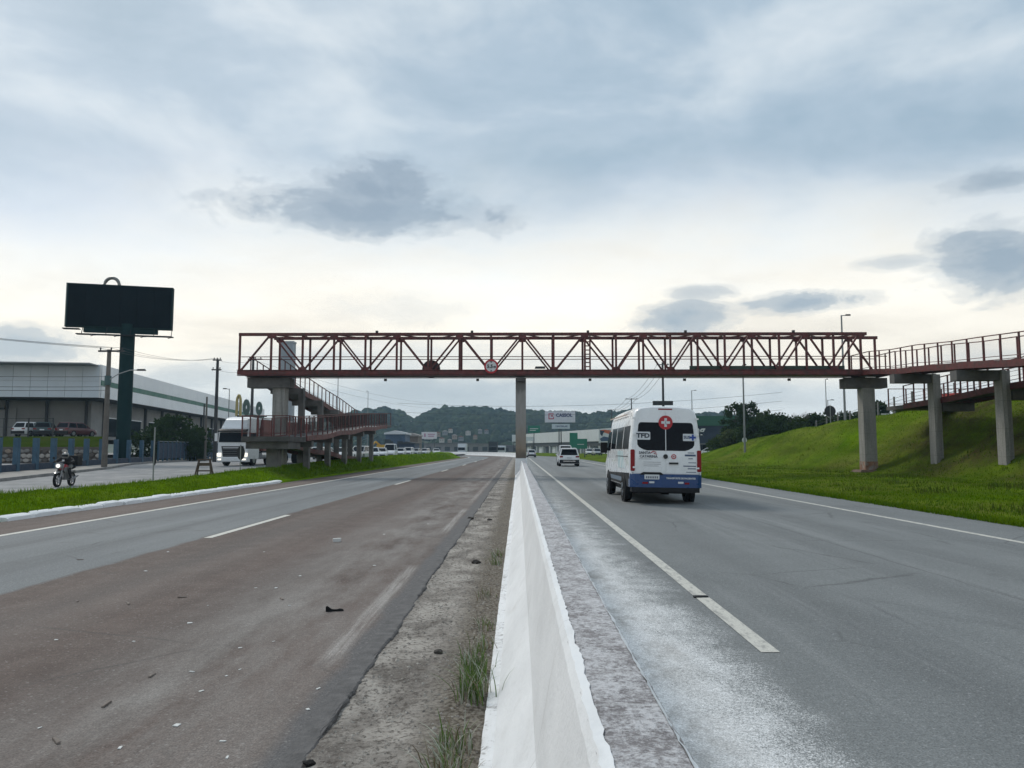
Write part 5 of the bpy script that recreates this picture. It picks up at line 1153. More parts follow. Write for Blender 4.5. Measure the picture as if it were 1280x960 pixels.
# signs, trestle and thin posts on the verge
def post_sign(name, label, px, ytop, ybase, Y, zb, plate, m, r=.03, pm=None):
    x0 = at(px, ybase, Y).x; zt = at(px, ytop, Y).z; h = zt - zb
    t = thing(name, label, 'sign', (x0, Y, zb)); b = MB(); b.tube([(0, 0, -.2), (0, 0, h)], r, 8); b.build('post', pm or mat('galv', (.25, .26, .26), .5, metal=.4), t)
    b = MB()
    if plate[0] == 'oval': b.loft([[(plate[1] * math.cos(a), y, plate[3] + plate[2] * math.sin(a)) for a in [2 * math.pi * k / 20 for k in range(20)]] for y in (.04, .06)])
    else: b.box((0, -.05, plate[3]), (plate[1], .02, plate[2]))
    b.build('plate', m, t); return t
SB = mat('sign_back_black', (.012, .012, .013), .6)
post_sign('road_sign', 'back of a dark oval road sign before the white lorry', 300, 556, 592, 39.0, verge_z(-13.9, 39), ('oval', .20, .36, at(300, 566, 39).z - verge_z(-13.9, 39)), SB)
ps = post_sign('road_sign', 'thin grey post with a dark narrow sign seen edge on at the side road', 191, 534, 606, 31.5, verge_z(-14.7, 31), ('oval', .08, .30, .95), SB)
post_sign('road_sign', 'back of a big dark round sign on the bank crest', 1039, 506, 548, 84, bank_z(33.6, 84), ('oval', .62, .62, at(1039, 514, 84).z - bank_z(33.6, 84)), SB, .05)
rs = post_sign('road_sign', 'small white rectangular sign with red mark on the bank behind the pillar', 1107, 518, 536, 58, bank_z(27.6, 58), ('box', .62, .85, at(1107, 524, 58).z - bank_z(27.6, 58)), m_white, .04)
b = MB(); b.box((0, -.065, at(1107, 522, 58).z - bank_z(27.6, 58)), (.26, .01, .26)); b.build('red_mark', m_red, rs)
rs = post_sign('road_sign', 'small round white sign on a thin post below the roadside lamp', 931, 546, 560, 76, bank_z(22.2, 76), ('oval', .24, .26, at(931, 550, 76).z - bank_z(22.2, 76)), m_white, .035)
tz = verge_z(-13.6, 33.4)
tb = thing('trestle', 'weathered wooden A-frame trestle standing on the verge grass', 'trestle', (at(255, 597, 33.4).x, 33.4, tz), R(10))
WO = mat('weathered_wood', (.085, .06, .045), .9, var=.3, vscale=6)
for sy in (-1, 1):
    for sx in (-1, 1): b = MB(); b.bar((sx * .34, sy * .22, -.03), (sx * .22, sy * .03, .68), .05, .05); b.build('leg', WO, tb)
    b = MB(); b.bar((-.27, sy * .09, .50), (.27, sy * .09, .50), .03, .13); b.build('board', WO, tb); b = MB(); b.bar((-.31, sy * .17, .22), (.31, sy * .17, .22), .03, .05); b.build('brace', WO, tb)
b = MB(); b.bar((-.30, 0, .70), (.30, 0, .70), .08, .05); b.build('top_bar', WO, tb)

# totem signs seen between the ramp and the lorry
def arch_poly(w, h, n=14):
    return [(w / 2 * math.cos(math.pi * k / n), h * .72 + h * .28 * math.sin(math.pi * k / n)) for k in range(n + 1)] + [(-w / 2, 0), (-w / 2 + .001, 0)][:1] + [(w / 2, 0)]
q = at(298, 519, 95); tm = thing('arch_sign', 'tall narrow yellow loop shaped sign on a post beside the lorry roof', 'sign', (q.x, 95, .4))
hz_ = at(298, 494, 95).z - q.z
b = MB(); b.tube([(0, 0, 0), (0, 0, q.z - .4)], .16, 10); b.build('post', DARKM, tm)
YL = mat('arch_yellow', (.42, .34, .13), .5, var=.1)
for dx in (0.0,):
    pts = []
    for k in range(11): t = math.pi * k / 10; pts.append((dx + .24 * math.cos(t), dx * 3, q.z - .4 + hz_ * (.55 + .45 * math.sin(t)) if 0 < k < 10 else q.z - .5))
    b = MB(); b.tube(pts, .17, 8); b.build('arch', YL, tm, smooth=60)
q = at(316, 520, 100); tm = thing('letter_sign', 'dark green rooftop letters seen behind the utility pole and ramp', 'sign', (q.x, 100, .4))
GL = mat('letter_green', (.075, .12, .105), .6)
for k, (px, w, h0, h1) in enumerate(((308, .9, 519, 499), (324, .8, 519, 502))):
    c = at(px, 510, 100); z0, z1 = at(px, h0, 100).z - .4, at(px, h1, 100).z - .4; x = c.x - q.x
    b = MB(); b.ring((0, 0, 0), .14, .5, th=.3, n=20); o = b.build('letter', GL, tm, loc=(x, 0, (z0 + z1) / 2)); o.scale = (w, 1, (z1 - z0) / 1.0)
b = MB(); b.box((0, 0, at(316, 520, 100).z - .45), (3.6, .4, .15)); b.tube([(-.5, 0, 0), (-.5, 0, q.z - .4)], .12, 8); b.build('support', DARKM, tm)
# grey tower far behind the truss end
q = at(360, 430, 92); tw = thing('concrete_tower', 'plain grey concrete tower showing through the left truss panels', 'tower', (q.x, 92, .3))
b = MB(); b.box((0, 0, q.z / 2), (1.6, 1.2, q.z - .3)); b.build('shaft', mat('tower_grey', (.30, .33, .36), .7, var=.12, vscale=.8), tw)
b = MB(); b.box((0, 0, q.z - .12), (1.72, 1.32, .2)); b.build('cap', mat('tower_cap', (.38, .40, .42), .7), tw)
# ------------------------------------------------------------------ vegetation helpers
def leaf_mat(name, a, b2, trans=.25, sc=1.1, fs=14, fr=(.65, 1.35)):
    m = bpy.data.materials.new(name); m.use_nodes = True; nt = m.node_tree; b = nt.nodes['Principled BSDF']
    pos = nt.nodes.new('ShaderNodeNewGeometry').outputs['Position']
    c = nmix(nt, nramp(nt, nnoise(nt, pos, sc, 4, .6), [(.35, 0.0), (.65, 1.0)]), a, b2)
    c = nmix(nt, 1.0, c, nramp(nt, nnoise(nt, pos, fs, 2), [(.3, fr[0]), (.7, fr[1])]), 'MULTIPLY')
    nt.links.new(c, b.inputs['Base Color']); b.inputs['Roughness'].default_value = .8; b.inputs['Specular IOR Level'].default_value = .05
    tr = nt.nodes.new('ShaderNodeBsdfTranslucent'); nt.links.new(c, tr.inputs['Color'])
    mx = nt.nodes.new('ShaderNodeMixShader'); mx.inputs[0].default_value = trans; nt.links.new(b.outputs[0], mx.inputs[1]); nt.links.new(tr.outputs[0], mx.inputs[2])
    nt.links.new(mx.outputs[0], nt.nodes['Material Output'].inputs['Surface']); return m
LEAF_D = leaf_mat('leaf_dark', (.018, .038, .012), (.034, .060, .017)); LEAF_M = leaf_mat('leaf_mid', (.035, .065, .016), (.065, .095, .024)); LEAF_L = leaf_mat('leaf_pale', (.06, .09, .03), (.10, .12, .045))
BARK = mat('bark', (.06, .048, .038), .95, var=.3, vscale=5); TWIG = mat('twig_grey', (.15, .135, .12), .95)
def leaves_mesh(name, centers, size, n_per, spread, m, parent, rng):
    c = np.repeat(np.array(centers), n_per, axis=0); k = len(c)
    d = rng.normal(size=(k, 3)); d /= np.linalg.norm(d, axis=1, keepdims=True) + 1e-9
    c = c + d * (rng.random((k, 1)) ** .5) * np.array(spread)
    u = rng.normal(size=(k, 3)); u /= np.linalg.norm(u, axis=1, keepdims=True); w = np.cross(u, rng.normal(size=(k, 3))); w /= np.linalg.norm(w, axis=1, keepdims=True) + 1e-9
    s = size * (.6 + .8 * rng.random((k, 1)))
    v = np.stack([c - u * s, c + w * s * .55, c + u * s, c - w * s * .55], axis=1).reshape(-1, 3)
    me = bpy.data.meshes.new(name); me.vertices.add(4 * k); me.vertices.foreach_set('co', v.astype(np.float32).ravel())
    me.loops.add(4 * k); me.loops.foreach_set('vertex_index', np.arange(4 * k, dtype=np.int32)); me.polygons.add(k)
    me.polygons.foreach_set('loop_start', np.arange(0, 4 * k, 4, dtype=np.int32)); me.update(calc_edges=True)
    return link(name, me, m, parent)
def tree(name, label, cat, x, y, zb, h, w, m, seed, clumps=46, n_per=70, leaf=.16, trunk=.14, crown_lo=.35, group=None, gap=1.0):
    rng = np.random.default_rng(seed); rd = random.Random(seed)
    t = thing(name, label, cat, (x, y, zb), 0, group); b = MB()
    b.tube([(0, 0, -.4), (.05 * w, 0, h * .25), (rd.uniform(-.1, .1) * w, rd.uniform(-.1, .1) * w, h * .8)], [trunk, trunk * .8, trunk * .25], 8)
    cs = []
    for k in range(clumps):
        a = rd.uniform(0, 6.28); f = rd.random(); zz = h * (crown_lo + (1 - crown_lo) * f); prof = math.sin(math.pi * min(1, (f * .82 + .14))) ** .7
        r = w / 2 * prof * (.45 + .55 * rd.random()); cs.append((r * math.cos(a), r * math.sin(a), zz - .08 * h))
        if k % 3 == 0: b.tube([(0, 0, h * (.2 + .45 * f)), (r * .5 * math.cos(a), r * .5 * math.sin(a), zz - .18 * h), cs[-1]], [trunk * .38, trunk * .22, trunk * .08], 5)
    b.build('trunk', BARK, t)
    sp = w * .15 * gap; leaves_mesh('crown', cs, leaf, n_per, (sp, sp, sp * .75), m, t, rng); return t
def bare_tree(label, x, y, zb, h, seed):
    rd = random.Random(seed); t = thing('bare_tree', label, 'tree', (x, y, zb)); b = MB()
    def grow(p, d, l, r, n):
        q = p + d * l; b.tube([p, q], [r, r * .6], 5, cap=False)
        if n == 0: return
        for k in range(3 if n > 1 else 4):
            dd = (d + Vector((rd.uniform(-.7, .7), rd.uniform(-.7, .7), rd.uniform(-.15, .5)))).normalized(); grow(q if k else p.lerp(q, .7), dd, l * rd.uniform(.6, .8), r * .55, n - 1)
    grow(Vector((0, 0, -.2)), Vector((0, 0, 1)), h * .32, .12, 5); b.build('branches', TWIG, t); return t

# right-hand bank: hedge bushes, trees, fence
hd = [(899, 108), (907, 104), (915, 100), (920, 96), (929, 98), (940, 93), (955, 98), (968, 92), (983, 97), (997, 93), (1012, 98), (1026, 92), (1042, 96), (1060, 93), (1078, 97), (1096, 94), (1114, 90), (1132, 92), (1150, 88)]
for k, (px, yy) in enumerate(hd):
    x = max(28.5, at(px, 540, yy).x); yy2 = yy
    z = bank_z(x, yy2); top = at(px, lerp([(890, 556), (905, 545), (916, 534), (950, 524), (1000, 522), (1060, 516), (1150, 512)], px) + random.uniform(-5, 4), yy2).z
    tree('hedge_bush', 'dense dark bush of the hedge on the right bank, number %s from the van' % ['one', 'two', 'three', 'four', 'five', 'six', 'seven', 'eight', 'nine', 'ten', 'eleven', 'twelve', 'thirteen', 'fourteen', 'fifteen', 'sixteen', 'seventeen', 'eighteen', 'nineteen'][k], 'bush', x, yy2, z, max(1.6, top - z), 3.6, LEAF_D if k % 3 else LEAF_M, 100 + k, 34, 70, .17, .07, .05, 'hedge bushes on the right bank', 1.5)
for k, (px, py, yy, w, m, lab) in enumerate(((921, 497, 100, 4.2, LEAF_D, 'dark loose tree left of the roadside lamp on the bank'), (938, 500, 104, 4.6, LEAF_D, 'rounded dark tree right of the roadside lamp on the bank'), (956, 510, 100, 3.2, LEAF_M, 'short thin tree beside the rounded dark tree'), (912, 545, 98, 3.0, LEAF_L, 'pale green shrub at the low end of the hedge'), (975, 517, 96, 5, LEAF_D, 'low spreading tree in the middle of the hedge'),
                                         (1098, 500, 74, 2.2, LEAF_D, 'narrow dark tree behind the right concrete pillar'), (1137, 512, 70, 3.4, LEAF_M, 'low leafy tree beside the fence under the right ramp'), (1085, 514, 84, 4, LEAF_D, 'small round tree just left of the right concrete pillar'))):
    x = at(px, 545, yy).x; z = bank_z(x, yy); top = at(px, py, yy).z
    tree('roadside_tree', lab, 'tree', x, yy, z, max(2.2, top - z), w, m, 200 + k, 40, 60, .17, .11, .30)
bare_tree('leafless pale tree rising from the hedge left of the round sign', at(1003, 545, 95).x, 95, bank_z(35, 95), 5.2, 3)
bare_tree('smaller leafless tree beside the pale leafless tree', at(985, 545, 97).x, 97, bank_z(35, 97), 4.2, 5)
fn = thing('wire_fence', 'wire mesh fence with concrete posts along the top of the right bank', 'fence', (0, 0, 0))
PC = mat('fence_post_grey', (.17, .165, .16), .9)
for k in range(16):
    t = k / 15; x, y = 31 + 3 * t, 36 + 52 * t; z = bank_z(x, y); b = MB(); b.box((x, y, z + 1.15), (.12, .12, 2.6)); b.build('post', PC, fn)
for zz in (.4, 1.2, 2.0, 2.3):
    b = MB(); b.tube([(31 + 3 * t, 36 + 52 * t, bank_z(31 + 3 * t, 36 + 52 * t) + zz) for t in [k / 15 for k in range(16)]], .014, 4); b.build('wire', DARKM, fn)
wl_ = thing('boundary_wall', 'low dark boundary wall behind the wire fence on the bank top', 'wall', (0, 0, 0))
b = MB(); b.loft([[(34 + 6 * t, 40 + 70 * t, 2.5), (34.2 + 6 * t, 40 + 70 * t, 2.5), (34.2 + 6 * t, 40 + 70 * t, 5.25 - 1.2 * t), (34 + 6 * t, 40 + 70 * t, 5.25 - 1.2 * t)] for t in [k / 8 for k in range(9)]]); b.build('face', mat('dark_wall', (.05, .047, .04), .9, var=.3), wl_)
q = at(1190, 494, 52); rv = thing('parked_lorry', 'red vehicle top showing behind the right ramp', 'lorry', (q.x + .3, 52, 4.2), R(10))
b = MB(); b.loft([[(-.9, -.9, z), (.9, -.9, z), (.9, .9, z), (-.9, .9, z)] for z in (0, .2, .95, 1.05)]); b.build('body', mat('bright_red', (.38, .03, .025), .4), rv)
b = MB(); b.box((0, -.91, .6), (1.4, .03, .3)); b.build('window', GLASS, rv)

# shrub by the billboard
tree('shrub', 'broad dark green shrub spreading behind the blue gate', 'shrub', at(213, 570, 84).x, 84, .4, at(213, 524, 84).z - .3, 8.0, LEAF_D, 31, 60, 90, .2, .14, .12)
tree('shrub', 'smaller dark bush right of the broad shrub by the gate', 'shrub', at(242, 570, 87).x, 87, .4, 3.2, 3.4, LEAF_D, 32, 30, 60, .2, .1, .12)

# ------------------------------------------------------------------ far buildings and signs
FBW = mat('far_white', (.58, .60, .62), .6, var=.08, vscale=.2); FBD2 = mat('far_dark', (.04, .045, .05), .8); FGR = mat('far_green', (.0, .145, .085), .55, var=.1, vscale=.3); NAVY = mat('navy_wall', (.012, .022, .045), .7, var=.2, vscale=.4)
A = Vector((at(768, 550, 205).x, 205, 0)); Bq = Vector((at(652, 550, 290).x, 290, 0)); ln = (Bq - A).length; ang = math.atan2(Bq.y - A.y, Bq.x - A.x)
t = thing('warehouse_store', 'long low white fascia store with dark canopy far down the road', 'building', A, ang)
zt0, zb0 = at(768, 535, 205).z, at(768, 551, 205).z
for k in range(14):
    b = MB(); b.box((ln / 14 * (k + .5), 0, (zt0 + zb0) / 2), (ln / 14 - .12, .3, zt0 - zb0)); b.build('fascia_panel', FBW, t)
b = MB(); b.box((ln / 2, -2.6, zb0 - .7), (ln, 5, 1.3)); b.build('canopy', FBD2, t)
b = MB(); b.box((ln / 2, -8, zt0 / 2), (ln - .4, 15, zt0 - .2)); b.build('hall', mat('far_grey', (.20, .21, .22), .8), t)
for k in range(12): b = MB(); b.box((ln / 12 * (k + .5), -.3, (zb0 - 1.3) / 2 + .1), (.5, .5, zb0 - 1.4)); b.build('pillar', FBW, t)
for k in range(11): b = MB(); b.box((ln / 12 * (k + 1), -.45, 1.7), (3.2, .1, 2.6)); b.build('shop_window', GLASS_M if k % 2 else FBW, t)
# painted picture panel on it (round flag-like logo)
q = at(757, 545, 200); pp = thing('logo_sign', 'billboard with orange and blue wave picture beside the white store', 'sign', (q.x, 200, 0))
zc = q.z; b = MB(); b.box((0, 0, zc), (3.6, .2, 3.6)); b.build('board', FBW, pp)
b = MB(); b.tube([(0, 0, 0), (0, 0, zc - 1.8)], .14, 8); b.build('post', DARKM, pp)
b = MB(); b.prism([(-1.5, 1.5), (-.2, 1.65), (1.5, 1.4), (1.5, -.3), (.9, .5), (-.3, .9), (-1.4, .5)], -.14, -.11); o = b.build('orange_wave', mat('orange_print', (.50, .10, .03), .5), pp); o.location.z = zc
b = MB(); b.prism([(-1.5, 1.5), (-1.4, .5), (-.9, -.1), (-.6, .8), (-.2, 1.3)], -.16, -.145); o = b.build('navy_wave', NAVY, pp); o.location.z = zc
b = MB(); b.prism([(-1.5, -.7), (-.5, -.1), (.9, -.4), (1.4, -.9), (.6, -1.3), (-1.2, -1.4)], -.14, -.11); o = b.build('blue_wave', mat('blue_print', (.04, .07, .14), .5), pp); o.location.z = zc
# tall pole sign
q = at(700, 521, 190); s = thing('pole_sign', 'large white pole sign lettered CASSOL high over the store', 'sign', (q.x, 190, 0))
zc = q.z; b = MB(); b.box((0, 0, zc), (7.5, .4, 2.75)); b.build('board', mat('sign_lilac', (.60, .60, .68), .6, var=.06), s)
b = MB(); b.box((.2, 0, at(700, 533, 190).z), (4.4, .3, 1.15)); lb = b.build('lower_board', mat('sign_pale', (.50, .56, .62), .6), s)
for dx in (-.25, .25): b = MB(); b.box((dx, .1, (zc - 1.3) / 2), (.25, .25, zc - 1.3)); b.build('post', DARKM, s)
text('CASSOL', 1.12, mat('ink_navy', (.02, .04, .14), .5), s, (1.0, -.22, zc + .35), bold=.05, ext=.01); text('CENTERLAR', .55, MATS['ink_navy'], lb, (.35, -.18, at(700, 533, 190).z), bold=.012, ext=.01)
b = MB(); b.box((-2.75, -.22, zc + .1), (.22, .04, 1.3)); b.box((-2.2, -.22, zc + .72), (1.3, .042, .22)); b.box((-2.2, -.22, zc - .5), (1.3, .042, .22)); b.box((-1.6, -.22, zc - .25), (.2, .04, .5)); b.box((-2.0, -.22, zc + .2), (.5, .044, .3)); b.build('red_emblem', mat('emblem_red', (.42, .03, .08), .5), s)
# green direction signs
def board_sign(label, px0, py0, px1, py1, Y, m, posts=1, name='direction_sign', cat='sign', zg=0.0, depth=.15):
    a, c = at(px0, py0, Y), at(px1, py1, Y); t = thing(name, label, cat, ((a.x + c.x) / 2, Y, zg)); w, h = c.x - a.x, a.z - c.z
    b = MB(); b.box((0, 0, (a.z + c.z) / 2 - zg), (w, depth, h)); b.build('board', m, t)
    for k in range(posts):
        x = 0 if posts == 1 else (-.35 + .7 * k / (posts - 1)) * w; b = MB(); b.box((x, .12, (c.z - zg) / 2), (.16, .12, c.z - zg + .2)); b.build('post', DARKM, t)
    return t, (a.z + c.z) / 2 - zg, w, h
t1, zc, w, h = board_sign('green overhead direction sign just right of the median pillar', 660, 532, 675, 541, 165, FGR, 1)
b = MB(); b.box((0, -.09, zc + .1), (w * .7, .02, .12)); b.box((-w * .1, -.09, zc - .25), (w * .5, .02, .12)); b.build('white_lettering', m_white, t1)
board_sign('upper green direction board near the white sport utility car', 712, 541, 722, 556, 150, FGR, 1)
t2, zc, w, h = board_sign('lower wide green direction board right of the upper one', 713.5, 548.5, 734, 561, 142, FGR, 2)
b = MB(); b.box((.3, -.09, zc - .1), (w * .4, .02, .10)); b.build('white_lettering', m_white, t2)
board_sign('small white board left of the median pillar far away', 640, 543.5, 644.5, 552, 230, FBW, 1)
board_sign('white and grey board with red corner right of the median pillar', 657, 546, 668, 551, 235, FBW, 2)
# dark navy store on the right
q0, q1 = at(790, 560, 150), at(921, 560, 150); zt = at(880, 520, 150).z
t = thing('navy_store', 'dark navy store with green top band half hidden behind the van', 'building', ((q0.x + q1.x) / 2, 150, 0)); w = q1.x - q0.x
b = MB(); b.box((0, 4, zt / 2), (w, 8, zt)); b.build('wall', NAVY, t)
b = MB(); b.box((0, -.1, zt - .95), (w + .3, .4, 1.9)); b.build('green_band', mat('band_green', (.012, .085, .05), .6), t)
b = MB(); b.box((0, -.6, 2.6), (w, 1.2, .25)); b.build('canopy', mat('canopy_grey', (.12, .125, .13), .6), t)
for k in range(9): b = MB(); b.box((-w / 2 + w / 9 * (k + .5), -.06, 1.35), (w / 9 - .4, .1, 2.1)); b.build('shop_window', GLASS, t)
text('ng', 2.2, m_white, t, (at(873, 538, 150).x - (q0.x + q1.x) / 2, -.35, at(873, 538, 150).z), bold=.05, ext=.02, shear=.2)
# utility poles on the far right
pF, hF, xF = upole('utility pole with black box seen above the van roof', 830, 453, 560, 112, .1, [(.35, -.9, .9)], .22, m=DARKM)
b = MB(); b.box((-.1, -.2, at(830, 504, 112).z - .1), (2.9, .4, .62)); b.build('black_box', SB, pF)
pG, hG, xG = upole('distant crossarm pole left of the van roof', 790, 498, 560, 165, .1, [(.15, -1.3, 1.3)], .16, m=DARKM)
pH, hH, xH = upole('farthest crossarm pole near the green direction boards', 765, 512, 560, 210, .1, [(.15, -1.2, 1.2)], .16, m=DARKM)
for k in range(3):
    wire((xF - .8 + .8 * k, 112, hF - .2), (xG - 1.1 + 1.1 * k, 165, hG), 1.0, ['left', 'middle', 'right'][k] + ' wire from the van roof pole to the distant crossarm pole', .025)
    wire((xG - 1.1 + 1.1 * k, 165, hG), (xH - 1.0 + k, 210, hH), .8, ['left', 'middle', 'right'][k] + ' wire between the two distant crossarm poles', .03)
    wire((-30, 190, 13 - k * 2.2), (60, 175, 14.5 - k * 2.0), 1.8, ['highest', 'middle', 'lowest'][k] + ' long wire crossing the far road under the truss', .03)
# left background: parked vehicles, sheds, signs
board_sign('white advertising board with pink lettering before the hill houses', 527, 540, 546, 548.5, 260, mat('ad_white', (.62, .60, .63), .6), 2)
q = at(537, 544, 259.8); tt = thing('advert_print', 'pink print lines on the white advertising board far away', 'poster', (q.x, 259.85, q.z))
b = MB(); b.box((-1.6, 0, 0), (.5, .02, 1.2)); b.box((.6, 0, .3), (2.4, .02, .3)); b.box((.5, 0, -.35), (2.0, .02, .3)); b.build('print', mat('pink_print', (.40, .20, .30), .6), tt)
def shed(label, px0, py0, px1, py1, Y, m, roofm, zg=.3, name='shed'):
    a, c = at(px0, py0, Y), at(px1, py1, Y); w = c.x - a.x; t = thing(name, label, 'building', ((a.x + c.x) / 2, Y, zg)); hh = a.z - zg
    b = MB(); b.box((0, 4, hh * .42), (w, 8, hh * .85)); b.build('wall', m, t)
    b = MB(); b.prism([(-w / 2 - .3, hh * .84), (w / 2 + .3, hh * .84), (w / 2 + .3, hh * .90), (0, hh), (-w / 2 - .3, hh * .90)], -.4, 8.4); b.build('roof', roofm, t)
    n = max(2, int(w / 4))
    for k in range(n): b = MB(); b.box((-w / 2 + w / n * (k + .5), -.04, hh * .36), (w / n * .55, .1, hh * .4)); b.build('doorway', FBD2, t)
    return t
shed('blue and white shop front beyond the far end of the left ramp', 482, 538, 506, 566, 175, mat('shop_blue', (.06, .10, .16), .7, var=.3, vscale=.6), FBW)
shed('low brown timber shed between the blue shop and advertising board', 505, 541, 522, 566, 190, mat('shed_brown', (.15, .12, .10), .8, var=.3), mat('shed_roof', (.30, .27, .25), .8))
shed('dark blue container like hall near the end of the grass verge', 499, 552, 518, 567, 165, mat('hall_blue', (.03, .05, .09), .7), FBD2)
shed('long grey low hall with pale pillars below the hill', 530, 553, 612, 568, 330, mat('hall_grey', (.21, .20, .20), .8, var=.3, vscale=.3), mat('hall_roof', (.12, .115, .12), .8))
shed('long dark hall behind the median pillar far away', 612, 556, 652, 568, 340, mat('hall_dark', (.13, .13, .14), .8), mat('hall_roof2', (.16, .16, .17), .8))
def box_truck(label, px0, py0, px1, py1, Y, boxm, cabm, facing=0):
    a, c = at(px0, py0, Y), at(px1, py1, Y); w = 2.5; t = thing('box_truck', label, 'truck', ((a.x + c.x) / 2, Y, .0), facing); H = a.z
    b = MB(); b.box((0, 4.2, H / 2 + .45), (w, 6, H - .9)); b.build('cargo_box', boxm, t)
    b = MB(); b.loft([[(-1.15, y, .5), (1.15, y, .5), (1.15, y + .2, 2.0), (1.05, y + e, 2.5), (-1.05, y + e, 2.5), (-1.15, y + .2, 2.0)] for y, e in ((-.7, .5), (.9, .3))]); b.build('cab', cabm, t)
    b = MB(); b.box((0, -.55, 1.75), (2.0, .3, .8)); b.build('windscreen', GLASS, t)
    for sx in (-1, 1):
        for yy in (.2, 5.6): wheel(t, sx * 1.0, yy, .45, .3)
    return t
box_truck('white box truck driving on the far bend left of the pillar', 572, 554.5, 582, 563, 230, FBW, FBW)
box_truck('dark covered truck on the far bend beside the median pillar', 611.5, 552, 620.5, 563, 215, FBD2, FBD2)
box_truck('white truck close left of the median pillar on the bend', 621, 557, 632, 564, 225, FBW, FBW)
q = at(480, 553, 150); t = thing('excavator', 'yellow machine parked under the end of the left ramp', 'machine', (q.x, 150, .35))
YM = mat('machine_yellow', (.50, .28, .02), .5, var=.15)
b = MB(); b.loft([[(-1.3, -.8, z), (1.3, -.8, z), (1.3, 1.4, z), (-1.3, 1.4, z)] for z in (.9, 1.0, 1.9, 2.1)]); b.build('body', YM, t)
b = MB(); b.box((0, 0, .5), (2.6, 2.6, .8)); b.build('tracks', BLKP, t); b = MB(); b.box((.7, .2, 2.6), (1.0, 1.3, 1.1)); b.build('cab', GLASS_M, t)
b = MB(); b.bar((-.7, .2, 1.9), (-1.6, -.4, 2.7), .3, .3); b.bar((-1.6, -.4, 2.7), (-2.4, -.8, 1.6), .25, .25); b.build('boom', YM, t)
cars = [(283, 100, 4, 'hatch'), (243, 102, 0, 'van'), (236, 99, 0, 'sedan'), (402, 96, 0, 'hatch'), (412, 104, 4, 'sedan'), (437, 92, 0, 'sedan'), (458, 98, 4, 'suv'), (467, 104, 0, 'hatch'), (478, 112, 0, 'sedan'), (490, 120, 0, 'van'), (503, 150, 0, 'hatch'), (513, 158, 0, 'suv'), (523, 165, 4, 'sedan'), (534, 180, 0, 'hatch'), (545, 188, 0, 'sedan'), (744, 170, 4, 'hatch'), (735, 178, 0, 'sedan')]
plc = ['beside the dark utility pole', 'behind the gate near the dark pole', 'just left of the van behind the gate', 'under the near part of the left ramp', 'under the ramp behind the third column', 'under the middle of the left ramp', 'between the last two ramp columns', 'just past the last ramp column', 'in front of the yellow machine', 'at the right end of the ramp', 'first beyond the ramp end at the verge', 'second beyond the ramp end at the verge', 'third beyond the ramp end at the verge', 'fourth beyond the ramp end at the verge', 'last of the row at the verge tip', 'by the lower green direction board', 'beyond the grass by the green boards']
nmz = {0: 'white', 4: 'silver'}
for k, ((px, yy, c, kd), pc) in enumerate(zip(cars, plc)):
    x = at(px, 562, yy).x; car('car', '%s parked %s %s' % (nmz[c], 'van' if kd == 'van' else 'car', pc), 'car', (x, yy, .32 if x < 0 else .25), R(180 + (k * 37 % 20) - 10), CARC[c], kd, 'parked cars of the background')

# ------------------------------------------------------------------ hills with far-off wood and houses
RIDGE = [(-400, 545), (100, 538), (300, 530), (430, 520), (470, 513), (490, 512), (508, 519), (520, 527), (527, 522), (537, 515), (560, 512), (590, 511), (612, 512), (628, 516), (648, 518), (690, 518), (712, 517), (728, 521), (740, 521), (760, 519), (785, 517), (820, 520), (870, 519), (960, 524), (1100, 530), (1400, 540), (1700, 548)]
HY0, HY1 = 480, 700
def ridge_z(px): return at(px, lerp(RIDGE, px) + 4.0, HY1).z
hx = [-400 + 14 * i for i in range(151)]; nyh = 14
def hill_pt(px, j):
    t = j / (nyh - 1); Y = HY0 + (HY1 - HY0) * t; base = at(px, 562, HY1)
    zr = ridge_z(px); z = zr * (sstep(t) * .75 + .25 * t); X = base.x * (Y / HY1) ** .5
    return Vector((X, Y, z + 2.0 * nz(X, Y, 0, .02) * t))
b = MB(); b.add([hill_pt(px, j) for j in range(nyh) for px in hx] + [hill_pt(px, nyh - 1) + Vector((0, 260, -60)) for px in hx],
                [(j * len(hx) + i, j * len(hx) + i + 1, (j + 1) * len(hx) + i + 1, (j + 1) * len(hx) + i) for j in range(nyh) for i in range(len(hx) - 1)])
tag(b.build('hills', mat('hill_ground', (.035, .05, .02), .95, var=.3, vscale=.03), smooth=True), kind='structure')
ico = bmesh.new(); bmesh.ops.create_icosphere(ico, subdivisions=2, radius=1.0); iv = np.array([v.co[:] for v in ico.verts]); ifc = np.array([[v.index for v in f.verts] for f in ico.faces]); ico.free()
rng = np.random.default_rng(11); V = []; Fc = []; off = 0
for k in range(2900):
    px = rng.uniform(430, 960) if k < 2600 else rng.uniform(-100, 1400); j = (nyh - 1) * (rng.random() ** .55); t0 = min(nyh - 1, int(j)); p0 = hill_pt(px, j)
    r = rng.uniform(1.5, 4.6) * (1.25 if rng.random() < .1 else 1); n_ = np.array([mnoise.noise(Vector(tuple(q * 1.7 + k * 3.1))) for q in iv[:]]) if k < 260 else None
    if k < 260: proto = iv * (1 + .38 * n_[:, None]); protos_h = globals().setdefault('HPROTO', []); protos_h.append(proto)
    else: proto = HPROTO[k % 260]
    V.append(proto * np.array([r, r, r * rng.uniform(.75, 1.25)]) + np.array([p0.x, p0.y, p0.z + r * .35])); Fc.append(ifc + off); off += len(iv)
V = np.concatenate(V); Fc = np.concatenate(Fc)
me = bpy.data.meshes.new('far_wood'); me.from_pydata(V.tolist(), [], Fc.tolist()); 
WOODM = leaf_mat('far_wood_leaf', (.010, .026, .014), (.042, .062, .022), .05, .045, .16, (.5, 1.6))
